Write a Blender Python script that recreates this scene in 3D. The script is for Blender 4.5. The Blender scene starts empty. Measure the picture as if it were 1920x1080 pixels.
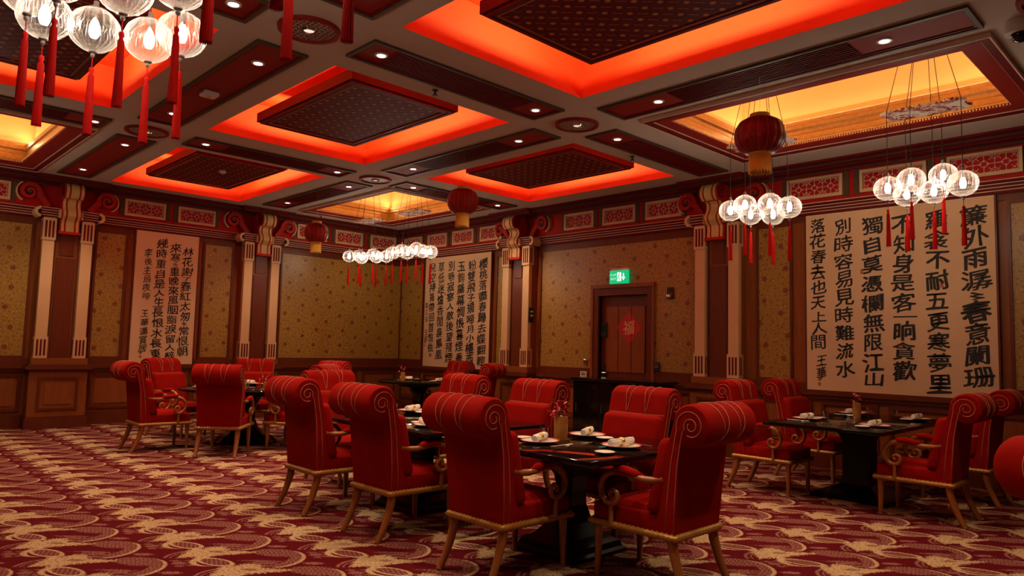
import bpy, bmesh, math, random
from mathutils import Vector, Matrix
PI = math.pi
sc = bpy.context.scene
COL = sc.collection
random.seed(7)

# ------------------------------------------------------------------ camera, world, exposure
CAM_H = 1.42
FPX = 1346.46                       # focal length in pixels of a 1920 wide frame
cam_d = bpy.data.cameras.new('camera')
cam_d.sensor_width = 36.0
cam_d.lens = FPX / 1920 * 36.0
cam_d.clip_start = 0.02
cam = bpy.data.objects.new('camera', cam_d)
COL.objects.link(cam)
right = Vector((0.71553179, -0.69812996, 0.02507645))
up = Vector((-0.07428737, -0.0403482, 0.9964203))
back = Vector((-0.69461907, -0.71483326, -0.08073265))
m = Matrix((right, up, back)).transposed().to_4x4()
m.translation = Vector((0, 0, CAM_H))
cam.matrix_world = m
sc.camera = cam

w = bpy.data.worlds.new('world'); sc.world = w
w.use_nodes = True
w.node_tree.nodes['Background'].inputs[0].default_value = (0.02, 0.012, 0.009, 1)
w.node_tree.nodes['Background'].inputs[1].default_value = 0.3
sc.view_settings.view_transform = 'Standard'
sc.view_settings.look = 'None'
sc.view_settings.exposure = -0.08
sc.view_settings.gamma = 1.0
sc.view_settings.use_curve_mapping = False
sc.cycles.use_denoising = True
sc.cycles.max_bounces = 4
sc.cycles.diffuse_bounces = 4
sc.cycles.use_adaptive_sampling = True
sc.cycles.adaptive_threshold = 0.02
sc.cycles.glossy_bounces = 3
sc.cycles.transmission_bounces = 2
sc.cycles.transparent_max_bounces = 16
sc.cycles.sample_clamp_indirect = 4.0
sc.cycles.caustics_reflective = False
sc.cycles.caustics_refractive = False

# strengths of the lights the room has (lamps themselves are built further down)
SPOT_W = 108.0        # each recessed ceiling downlight
COVE_W = 9.0         # red coffer LED, watts per metre
YCOVE_W = 4.2        # amber coffer LED, watts per metre
BULB = 95.0          # chandelier bulb emission strength

# ------------------------------------------------------------------ material helpers
class NT:
    def __init__(s, mat):
        s.t = mat.node_tree
    def n(s, typ, **kw):
        nd = s.t.nodes.new(typ)
        for k, v in kw.items():
            setattr(nd, k, v)
        return nd
    def put(s, sock, v):
        if isinstance(v, bpy.types.NodeSocket): s.t.links.new(v, sock)
        else: sock.default_value = v
    def m(s, op, a, b=None, c=None, clamp=False):
        nd = s.n('ShaderNodeMath', operation=op); nd.use_clamp = clamp
        s.put(nd.inputs[0], a)
        if b is not None: s.put(nd.inputs[1], b)
        if c is not None: s.put(nd.inputs[2], c)
        return nd.outputs[0]
    def mix(s, f, a, b):
        nd = s.n('ShaderNodeMix', data_type='RGBA')
        s.put(nd.inputs[0], f)
        for i, v in ((6, a), (7, b)):
            s.put(nd.inputs[i], v if isinstance(v, bpy.types.NodeSocket) else (*v, 1))
        return nd.outputs[2]
    def noise(s, vec, scale, detail=2, rough=0.5):
        nd = s.n('ShaderNodeTexNoise'); s.put(nd.inputs['Vector'], vec)
        nd.inputs['Scale'].default_value = scale; nd.inputs['Detail'].default_value = detail
        nd.inputs['Roughness'].default_value = rough
        return nd.outputs[0]
    def step(s, x, lo, hi):
        nd = s.n('ShaderNodeMapRange', interpolation_type='SMOOTHSTEP')
        s.put(nd.inputs[0], x); s.put(nd.inputs[1], lo); s.put(nd.inputs[2], hi)
        return nd.outputs[0]
    def coord(s, kind='Object'):
        return s.n('ShaderNodeTexCoord').outputs[kind]
    def pos(s):
        return s.n('ShaderNodeNewGeometry').outputs['Position']
    def sep(s, v):
        nd = s.n('ShaderNodeSeparateXYZ'); s.put(nd.inputs[0], v); return nd.outputs
    def comb(s, x, y, z=0.0):
        nd = s.n('ShaderNodeCombineXYZ')
        for i, v in enumerate((x, y, z)): s.put(nd.inputs[i], v)
        return nd.outputs[0]
    def bump(s, h, strength=0.3, dist=0.01):
        nd = s.n('ShaderNodeBump'); nd.inputs['Strength'].default_value = strength
        nd.inputs['Distance'].default_value = dist; s.put(nd.inputs['Height'], h)
        return nd.outputs[0]

MATS = {}
def mat(name, col, rough=0.5, metal=0.0, var=0.0, vscale=6.0, spec=0.5, coat=0.0, sheen=0.0, emit=None, estr=0.0, bump=0.0, bscale=80.0, stretch=None):
    mt = bpy.data.materials.new(name); mt.use_nodes = True
    t = NT(mt); b = mt.node_tree.nodes['Principled BSDF']
    b.inputs['Base Color'].default_value = (*col, 1)
    b.inputs['Roughness'].default_value = rough
    b.inputs['Metallic'].default_value = metal
    b.inputs['Specular IOR Level'].default_value = spec
    if coat: b.inputs['Coat Weight'].default_value = coat; b.inputs['Coat Roughness'].default_value = 0.08
    if sheen:
        b.inputs['Sheen Weight'].default_value = sheen; b.inputs['Sheen Roughness'].default_value = 0.35
        b.inputs['Sheen Tint'].default_value = (1, 0.22, 0.07, 1)
    if emit:
        b.inputs['Emission Color'].default_value = (*emit, 1); b.inputs['Emission Strength'].default_value = estr
    if var or bump:
        v = t.coord('Object')
        if stretch:
            mp = t.n('ShaderNodeMapping'); mp.inputs['Scale'].default_value = stretch
            t.put(mp.inputs[0], v); v = mp.outputs[0]
        if var:
            f = t.noise(v, vscale, 4, 0.6)
            c = t.mix(f, tuple(x * (1 - var) for x in col), tuple(min(1, x * (1 + var)) for x in col))
            t.put(b.inputs['Base Color'], c)
        if bump:
            t.put(b.inputs['Normal'], t.bump(t.noise(v, bscale, 3), bump, 0.004))
    MATS[name] = mt
    return mt

WOOD = mat('red_brown_wood', (0.24, 0.068, 0.016), 0.38, var=0.35, vscale=3.0, stretch=(9, 9, 0.8), spec=0.25)
WOODD = mat('dark_wood', (0.125, 0.026, 0.009), 0.35, var=0.35, vscale=3.0, stretch=(9, 9, 0.8), spec=0.25)
CREAM = mat('cream_paint', (0.62, 0.39, 0.20), 0.55, var=0.08)
BAND = mat('pale_gold_ribbed', (0.60, 0.40, 0.15), 0.5, var=0.2, vscale=60, stretch=(0.2, 0.2, 3))
LINE = mat('cream_line_paint', (0.72, 0.48, 0.36), 0.5, var=0.05)
REDP = mat('red_frieze_paint', (0.40, 0.008, 0.006), 0.6, var=0.1, spec=0.15)
REDS = mat('red_scroll_paint', (0.42, 0.012, 0.007), 0.55, var=0.1, spec=0.2)
REDD = mat('dark_red_lacquer', (0.13, 0.006, 0.007), 0.55, var=0.15, spec=0.15)
REDM = mat('oxblood_ceiling_paint', (0.24, 0.016, 0.012), 0.6, var=0.1, spec=0.12)
SIDEB = mat('panel_edge_lacquer', (0.075, 0.005, 0.004), 0.6, var=0.1, spec=0.15)
OLIVE = mat('dark_olive_gilt', (0.085, 0.052, 0.026), 0.5, var=0.3, vscale=30, spec=0.2)
PLASTER = mat('warm_grey_plaster', (0.46, 0.40, 0.34), 0.8, var=0.05, bump=0.05)
COFFER = mat('vermilion_coffer_paint', (0.86, 0.085, 0.014), 0.7, var=0.03)
AMBER = mat('amber_coffer_paint', (0.92, 0.54, 0.22), 0.7, var=0.03)
GOLDM = mat('gilded_moulding', (0.42, 0.20, 0.055), 0.38, metal=0.35, var=0.45, vscale=25, bump=0.3, bscale=60)
VELVET = mat('red_velvet', (0.24, 0.0035, 0.001), 0.8, var=0.25, vscale=7, spec=0.05, sheen=0.06, bump=0.08, bscale=40)
PIPING = mat('dusty_pink_piping', (0.44, 0.15, 0.085), 0.6, var=0.1)
CHWOOD = mat('honey_chair_wood', (0.28, 0.088, 0.018), 0.32, var=0.2, vscale=8, coat=0.25)
ROPE = mat('gilt_rope_rail', (0.40, 0.18, 0.035), 0.35, metal=0.3, var=0.3, vscale=60)
BLACK = mat('black_lacquer', (0.005, 0.0035, 0.0035), 0.06, var=0.1, spec=0.4)
BLACKS = mat('satin_black_lacquer', (0.005, 0.0035, 0.003), 0.3, var=0.1, spec=0.2)
BLACKM = mat('matt_black', (0.01, 0.009, 0.009), 0.5, var=0.1)
CHINA = mat('white_china', (0.72, 0.68, 0.58), 0.25, var=0.03, coat=0.3)
RIM = mat('red_plate_rim', (0.35, 0.02, 0.015), 0.3, var=0.1)
LINEN = mat('white_linen', (0.75, 0.72, 0.64), 0.85, var=0.05, bump=0.1)
GOLD = mat('gold_ring', (0.7, 0.42, 0.10), 0.3, metal=0.8, var=0.1)
VASE = mat('ochre_ceramic', (0.40, 0.16, 0.03), 0.35, var=0.2, vscale=20)
PETAL = mat('red_orchid_petal', (0.50, 0.008, 0.022), 0.5, var=0.3, vscale=30)
PETALP = mat('pink_orchid_petal', (0.65, 0.08, 0.10), 0.5, var=0.3, vscale=30)
STEM = mat('green_stem', (0.05, 0.07, 0.015), 0.6, var=0.2)
TASSEL = mat('red_silk_tassel', (0.44, 0.006, 0.004), 0.7, spec=0.08, var=0.25, vscale=40, stretch=(6, 6, 0.3))
CORD = mat('black_cord', (0.012, 0.009, 0.007), 0.6, var=0.1)
CHROME = mat('polished_chrome', (0.7, 0.68, 0.65), 0.15, metal=1.0, var=0.03)
PEWTER = mat('dull_pewter', (0.25, 0.22, 0.2), 0.5, metal=0.5, var=0.1)
PAPER = mat('aged_calligraphy_paper', (0.68, 0.47, 0.28), 0.8, var=0.06, vscale=1.3)
INK = mat('black_ink', (0.010, 0.008, 0.008), 0.7, var=0.1)
SEAL = mat('red_seal_ink', (0.42, 0.10, 0.05), 0.7, var=0.1)
LANT = mat('red_lantern_cloth', (0.22, 0.005, 0.006), 0.4, var=0.15, vscale=10, spec=0.25)
LRIB = mat('lantern_rib', (0.50, 0.09, 0.06), 0.4, var=0.1)
FRINGE = mat('gold_lantern_fringe', (0.72, 0.42, 0.05), 0.6, var=0.3, vscale=60, stretch=(5, 5, 0.4))
WHITEP = mat('white_plastic', (0.62, 0.58, 0.52), 0.4, var=0.03)
LAMP = mat('downlight_lens', (1, 1, 1), 0.4, emit=(1.0, 0.95, 0.9), estr=14, var=0.01)
BULBM = mat('chandelier_bulb', (1, 1, 1), 0.4, emit=(1.0, 0.84, 0.66), estr=BULB, var=0.01)
LED = mat('led_strip', (1, 0.8, 0.5), 0.5, emit=(1.0, 0.72, 0.40), estr=6, var=0.01)
EXITG = mat('exit_sign_green', (0.0, 0.35, 0.14), 0.4, emit=(0.0, 0.55, 0.22), estr=0.9, var=0.05)
EXITW = mat('exit_sign_white', (0.9, 1, 0.95), 0.4, emit=(0.75, 1.0, 0.85), estr=1.2, var=0.01)
ALARM = mat('dark_red_plastic', (0.10, 0.008, 0.008), 0.3, var=0.1)
FUR = mat('red_paper', (0.45, 0.012, 0.010), 0.6, var=0.08)
FUG = mat('gold_print', (0.75, 0.36, 0.16), 0.5, var=0.1)

def glass_mat():
    mt = bpy.data.materials.new('ribbed_clear_glass'); mt.use_nodes = True
    t = NT(mt); nt = mt.node_tree; nt.nodes.remove(nt.nodes['Principled BSDF'])
    out = nt.nodes['Material Output']
    v = t.sep(t.coord('Object'))
    ang = t.m('ARCTAN2', v[1], v[0])
    rib = t.m('SINE', t.m('MULTIPLY', ang, 22.0))
    bmp = t.bump(rib, 0.9, 0.02)
    gl = t.n('ShaderNodeBsdfGlossy'); gl.inputs['Roughness'].default_value = 0.08
    gl.inputs['Color'].default_value = (1, 0.96, 0.92, 1); t.put(gl.inputs['Normal'], bmp)
    tl = t.n('ShaderNodeBsdfTranslucent'); tl.inputs['Color'].default_value = (1, 0.93, 0.86, 1); t.put(tl.inputs['Normal'], bmp)
    tr = t.n('ShaderNodeBsdfTransparent'); tr.inputs['Color'].default_value = (0.97, 0.95, 0.93, 1)
    lw = t.n('ShaderNodeLayerWeight'); lw.inputs[0].default_value = 0.5
    a = t.n('ShaderNodeMixShader'); t.put(a.inputs[0], 0.28); t.put(a.inputs[1], gl.outputs[0]); t.put(a.inputs[2], tl.outputs[0])
    fac = t.m('ADD', t.m('MULTIPLY', t.m('POWER', lw.outputs['Facing'], 1.6), 0.85), t.m('MULTIPLY', t.step(rib, 0.2, 0.9), 0.12), clamp=True)
    fac = t.m('ADD', fac, 0.05, clamp=True)
    mx = t.n('ShaderNodeMixShader'); t.put(mx.inputs[0], fac); t.put(mx.inputs[1], tr.outputs[0]); t.put(mx.inputs[2], a.outputs[0])
    t.put(out.inputs[0], mx.outputs[0])
    return mt
GLOBE = glass_mat()

def thin_glass():
    mt = bpy.data.materials.new('clear_drinking_glass'); mt.use_nodes = True
    t = NT(mt); nt = mt.node_tree; nt.nodes.remove(nt.nodes['Principled BSDF'])
    gl = t.n('ShaderNodeBsdfGlossy'); gl.inputs['Roughness'].default_value = 0.04
    tr = t.n('ShaderNodeBsdfTransparent'); tr.inputs['Color'].default_value = (0.95, 0.95, 0.95, 1)
    lw = t.n('ShaderNodeLayerWeight'); lw.inputs[0].default_value = 0.3
    mx = t.n('ShaderNodeMixShader')
    t.put(mx.inputs[0], t.m('ADD', t.m('MULTIPLY', lw.outputs['Facing'], 0.6), 0.05)); t.put(mx.inputs[1], tr.outputs[0]); t.put(mx.inputs[2], gl.outputs[0])
    t.put(nt.nodes['Material Output'].inputs[0], mx.outputs[0])
    return mt
TGLASS = thin_glass()

def wallpaper():
    mt = bpy.data.materials.new('gold_floral_wallpaper'); mt.use_nodes = True
    t = NT(mt); b = mt.node_tree.nodes['Principled BSDF']
    p = t.sep(t.pos())
    u = t.m('SUBTRACT', p[0], p[1]); z = p[2]
    uv = t.comb(u, z)
    base = t.mix(t.noise(uv, 55, 3, 0.7), (0.23, 0.120, 0.014), (0.42, 0.245, 0.042))
    # small leaves and stems
    dist = t.n('ShaderNodeVectorMath', operation='ADD')
    nz = t.n('ShaderNodeTexNoise'); t.put(nz.inputs['Vector'], uv); nz.inputs['Scale'].default_value = 14
    sc_ = t.n('ShaderNodeVectorMath', operation='SCALE'); t.put(sc_.inputs[0], nz.outputs['Color']); sc_.inputs['Scale'].default_value = 0.06
    t.put(dist.inputs[0], uv); t.put(dist.inputs[1], sc_.outputs[0])
    def vor(vec, s, rnd):
        v = t.n('ShaderNodeTexVoronoi', voronoi_dimensions='2D'); t.put(v.inputs['Vector'], vec)
        v.inputs['Scale'].default_value = s; v.inputs['Randomness'].default_value = rnd
        return v
    v1 = vor(dist.outputs[0], 15, 0.9)
    leaf = t.m('SUBTRACT', 1.0, t.step(v1.outputs['Distance'], 0.16, 0.26))
    c = t.mix(t.m('MULTIPLY', leaf, 0.55), base, (0.13, 0.045, 0.010))
    v2 = vor(dist.outputs[0], 19, 1.0)
    spk = t.m('SUBTRACT', 1.0, t.step(v2.outputs['Distance'], 0.08, 0.15))
    c = t.mix(t.m('MULTIPLY', spk, 0.55), c, (0.66, 0.47, 0.16))
    # blossoms on a half-drop lattice
    du, dz = 0.30, 0.30
    cu = t.m('DIVIDE', u, du)
    odd = t.m('MODULO', t.m('ABSOLUTE', t.m('FLOOR', cu)), 2.0)
    zz = t.m('ADD', t.m('DIVIDE', z, dz), t.m('MULTIPLY', odd, 0.43))
    jx = t.m('SUBTRACT', t.m('FRACT', cu), 0.5); jz = t.m('SUBTRACT', t.m('FRACT', zz), 0.5)
    jx = t.m('ADD', jx, t.m('MULTIPLY', t.m('SINE', t.m('MULTIPLY', t.m('FLOOR', zz), 2.3)), 0.16))
    r = t.m('MULTIPLY', t.m('SQRT', t.m('ADD', t.m('MULTIPLY', jx, jx), t.m('MULTIPLY', jz, jz))), du)
    a = t.m('ARCTAN2', jz, jx)
    rr = t.m('SUBTRACT', r, t.m('MULTIPLY', t.m('COSINE', t.m('MULTIPLY', a, 5.0)), 0.006))
    fl = t.m('SUBTRACT', 1.0, t.step(rr, 0.030, 0.040))
    ctr = t.m('SUBTRACT', 1.0, t.step(r, 0.007, 0.013))
    c = t.mix(t.m('MULTIPLY', fl, 0.85), c, (0.15, 0.016, 0.010))
    c = t.mix(t.m('MULTIPLY', ctr, 0.6), c, (0.30, 0.10, 0.04))
    t.put(b.inputs['Base Color'], c)
    b.inputs['Roughness'].default_value = 0.42
    return mt
WALLP = wallpaper()

def lattice_panel():
    mt = bpy.data.materials.new('oxblood_lattice_print'); mt.use_nodes = True
    t = NT(mt); b = mt.node_tree.nodes['Principled BSDF']
    p = t.sep(t.pos()); s = 0.135
    x = t.m('FRACT', t.m('DIVIDE', p[0], s)); y = t.m('FRACT', t.m('DIVIDE', p[1], s))
    def ctr(a): return t.m('SUBTRACT', a, 0.5)
    x, y = ctr(x), ctr(y)
    r = t.m('SQRT', t.m('ADD', t.m('MULTIPLY', x, x), t.m('MULTIPLY', y, y)))
    dot = t.m('SUBTRACT', 1.0, t.step(r, 0.13, 0.19))
    d1 = t.m('ABSOLUTE', t.m('SUBTRACT', t.m('ABSOLUTE', t.m('ADD', x, y)), 0.0))
    q = t.m('ABSOLUTE', t.m('SUBTRACT', x, y))
    dash = t.m('MULTIPLY', t.m('SUBTRACT', 1.0, t.step(d1, 0.03, 0.06)), t.step(q, 0.55, 0.62))
    grid = t.m('SUBTRACT', 1.0, t.step(t.m('MINIMUM', t.m('ABSOLUTE', x), t.m('ABSOLUTE', y)), 0.03, 0.07))
    c = t.mix(t.noise(t.pos(), 40, 2), (0.085, 0.004, 0.006), (0.12, 0.007, 0.010))
    c = t.mix(t.m('MULTIPLY', grid, 0.5), c, (0.11, 0.012, 0.012))
    c = t.mix(dash, c, (0.42, 0.11, 0.09))
    c = t.mix(dot, c, (0.45, 0.17, 0.05))
    t.put(b.inputs['Base Color'], c); b.inputs['Roughness'].default_value = 0.6; b.inputs['Specular IOR Level'].default_value = 0.12
    return mt
LATT = lattice_panel()

def carved_print():
    mt = bpy.data.materials.new('red_white_carved_plate'); mt.use_nodes = True
    t = NT(mt); b = mt.node_tree.nodes['Principled BSDF']
    v = t.coord('Object')
    n1 = t.noise(v, 9, 3, 0.7)
    f = t.step(t.m('ABSOLUTE', t.m('SUBTRACT', n1, 0.5)), 0.03, 0.05)
    f2 = t.step(t.noise(v, 5, 1), 0.40, 0.46)
    c = t.mix(t.m('MULTIPLY', f, f2), (0.60, 0.52, 0.44), (0.22, 0.02, 0.015))
    t.put(b.inputs['Base Color'], c); b.inputs['Roughness'].default_value = 0.5
    return mt
CARVE = carved_print()

def fret_print():
    mt = bpy.data.materials.new('carved_red_fret_disc'); mt.use_nodes = True
    t = NT(mt); b = mt.node_tree.nodes['Principled BSDF']
    v = t.coord('Object')
    vo = t.n('ShaderNodeTexVoronoi', feature='DISTANCE_TO_EDGE', voronoi_dimensions='2D')
    t.put(vo.inputs['Vector'], v); vo.inputs['Scale'].default_value = 26; vo.inputs['Randomness'].default_value = 0.55
    f = t.step(vo.outputs['Distance'], 0.08, 0.16)
    t.put(b.inputs['Base Color'], t.mix(f, (0.46, 0.38, 0.32), (0.07, 0.010, 0.009)))
    b.inputs['Roughness'].default_value = 0.5
    return mt
FRET = fret_print()

def carpet():
    # repeating feathered paisley; every element is folded into the lattice on its own so it is evaluated once
    mt = bpy.data.materials.new('crimson_paisley_carpet'); mt.use_nodes = True
    t = NT(mt); b = mt.node_tree.nodes['Principled BSDF']
    P = t.pos(); px, py, _ = t.sep(P); r2 = math.sqrt(0.5)
    HX, HY = 1.16, 5.69                      # a motif's head on the floor; lattice: 0.5 m along y, (0.75, -0.37)
    def wrap(v, h):
        nd = t.n('ShaderNodeMath', operation='WRAP'); t.put(nd.inputs[0], v); nd.inputs[1].default_value = h; nd.inputs[2].default_value = -h
        return nd.outputs[0]
    def fold(ca, cb):
        x = t.m('SUBTRACT', px, HX + (ca + cb) * r2); lx = wrap(x, .375)
        y = t.m('SUBTRACT', py, HY + (cb - ca) * r2)
        y = t.m('MULTIPLY_ADD', t.m('SUBTRACT', x, lx), .37 / .75, y); ly = wrap(y, .25)
        return t.m('MULTIPLY', t.m('SUBTRACT', lx, ly), r2), t.m('MULTIPLY', t.m('ADD', lx, ly), r2)
    def ell(a, c, ox, oy, rx, ry):
        v = t.n('ShaderNodeVectorMath', operation='LENGTH')
        t.put(v.inputs[0], t.comb(t.m('MULTIPLY_ADD', a, 1 / rx, -ox / rx), t.m('MULTIPLY_ADD', c, 1 / ry, -oy / ry)))
        return t.m('MULTIPLY_ADD', v.outputs['Value'], min(rx, ry), -min(rx, ry))
    def ins(d, e=.005): return t.step(d, e, -e)
    def ring(d, w_): return t.step(t.m('ABSOLUTE', d), w_ + .004, w_ - .004)
    def cut(d1, d2): return t.m('MAXIMUM', d1, t.m('MULTIPLY', d2, -1.0))
    def mx(*l):
        o = l[0]
        for k in l[1:]: o = t.m('MAXIMUM', o, k)
        return o
    n1 = t.m('SUBTRACT', t.noise(P, 46, 2, 0.7), 0.5)
    n2 = t.m('SUBTRACT', t.noise(P, 95, 1, 0.5), 0.5)
    wob = t.m('ADD', n1, t.m('MULTIPLY', n2, .6))
    # feathered body with tapering tail and a dark slit
    a, c = fold(.09, .13)
    line = t.m('MULTIPLY_ADD', a, .14, .0)
    tail = t.m('SUBTRACT', t.m('ABSOLUTE', t.m('SUBTRACT', c, line)), t.m('MULTIPLY_ADD', a, -.22, .060))
    tail = t.m('MAXIMUM', tail, t.m('SUBTRACT', t.m('ABSOLUTE', a), .225))
    body = t.m('MINIMUM', tail, cut(ell(a, c, -.065, .0, .105, .135), ell(a, c, .06, -.12, .10, .085)))
    body = t.m('MULTIPLY_ADD', wob, .11, body)
    slit = ell(a, c, -.03, .02, .050, .022)
    cream = t.m('MULTIPLY', ins(body, .007), t.m('SUBTRACT', 1.0, t.m('MULTIPLY', ins(t.m('MULTIPLY_ADD', wob, .05, slit)), .6)))
    # leaf with heavy outline, hatched inside
    a, c = fold(.14, -.07)
    leaf = ell(a, t.m('MULTIPLY_ADD', a, .35, c), .0, .0, .125, .062)
    cream = mx(cream, ring(leaf, .009))
    hook = cut(ell(a, c, -.03, .02, .135, .115), ell(a, c, .005, .025, .130, .112))
    cream = mx(cream, ins(hook))
    hatch = t.step(t.m('SINE', t.m('MULTIPLY_ADD', a, 210.0, t.m('MULTIPLY', c, 90.0))), -.3, .3)
    pink = t.m('MULTIPLY', ins(leaf), t.m('MULTIPLY_ADD', hatch, .55, .35))
    # scaled wing and the heavy crescent that closes it
    a, c = fold(.50, .06)
    sc1 = t.m('SINE', t.m('MULTIPLY_ADD', a, 230.0, t.m('MULTIPLY', t.m('SINE', t.m('MULTIPLY', c, 130.0)), 1.4)))
    scales = t.m('MULTIPLY_ADD', t.step(sc1, -.4, .4), .55, .42)
    wing = ell(a, t.m('MULTIPLY_ADD', a, .12, c), -.04, .10, .165, .085)
    wing = t.m('MULTIPLY_ADD', wob, .035, wing)
    outer = ell(a, c, .03, -.03, .150, .185)
    band = cut(outer, ell(a, c, -.05, -.02, .125, .165)); band = t.m('MAXIMUM', band, t.m('MULTIPLY_ADD', a, -1.0, .03))
    pink = mx(pink, t.m('MULTIPLY', mx(ins(wing), ins(band)), scales))
    cres = cut(outer, ell(a, c, .008, -.025, .148, .182)); cres = t.m('MAXIMUM', cres, t.m('MULTIPLY_ADD', a, -1.0, .055))
    cream = mx(cream, ins(cres, .006))
    # ragged plant
    a, c = fold(.43, -.06)
    for ox, oy, rx, ry in ((.0, .035, .11, .018), (.03, -.005, .085, .020), (-.05, -.045, .06, .024), (.06, -.06, .06, .016)):
        pink = mx(pink, t.m('MULTIPLY', ins(t.m('MULTIPLY_ADD', wob, .05, ell(a, c, ox, oy, rx, ry)), .008), .95))
    # sprig of blossoms, small leaf and tendrils
    a, c = fold(.75, .15)
    for ox, oy, rx, ry in ((-.03, .0, .045, .030), (.045, .02, .032, .016), (.06, -.03, .034, .016), (.0, -.055, .028, .018), (-.07, .045, .030, .014), (.02, .06, .035, .012)):
        pink = mx(pink, t.m('MULTIPLY', ins(t.m('MULTIPLY_ADD', wob, .04, ell(a, c, ox, oy, rx, ry)), .006), .85))
    a, c = fold(.76, -.04)
    pink = mx(pink, ins(t.m('MULTIPLY_ADD', wob, .03, ell(a, c, .0, .0, .065, .026))))
    a, c = fold(.66, .33)
    arc_ = ell(a, c, .10, -.05, .185, .165)
    tn_ = t.m('MAXIMUM', t.m('SUBTRACT', t.m('ABSOLUTE', arc_), .010), t.m('MAXIMUM', t.m('SUBTRACT', a, .09), t.m('MULTIPLY_ADD', c, -1.0, -.08)))
    tn2 = t.m('MAXIMUM', t.m('SUBTRACT', t.m('ABSOLUTE', t.m('ADD', arc_, .032)), .005), t.m('MAXIMUM', t.m('SUBTRACT', a, .12), t.m('MULTIPLY_ADD', c, -1.0, -.08)))
    pink = mx(pink, ins(tn_), ins(tn2))
    fine = t.noise(P, 130, 1)
    speck = t.step(t.m('ADD', t.noise(P, 58, 2, .6), t.m('MULTIPLY', n2, .25)), .50, .58)
    dark = t.mix(fine, (0.070, 0.002, 0.005), (0.105, 0.005, 0.009))
    col = t.mix(t.m('MULTIPLY', pink, t.m('MULTIPLY_ADD', speck, -.62, .95)), dark, (0.25, 0.115, 0.088))
    col = t.mix(t.m('MULTIPLY', cream, t.m('MULTIPLY_ADD', speck, -.55, 1.0)), col, (0.46, 0.325, 0.175))
    t.put(b.inputs['Base Color'], col)
    b.inputs['Roughness'].default_value = 0.95; b.inputs['Specular IOR Level'].default_value = 0.05
    return mt
CARPET = carpet()

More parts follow.
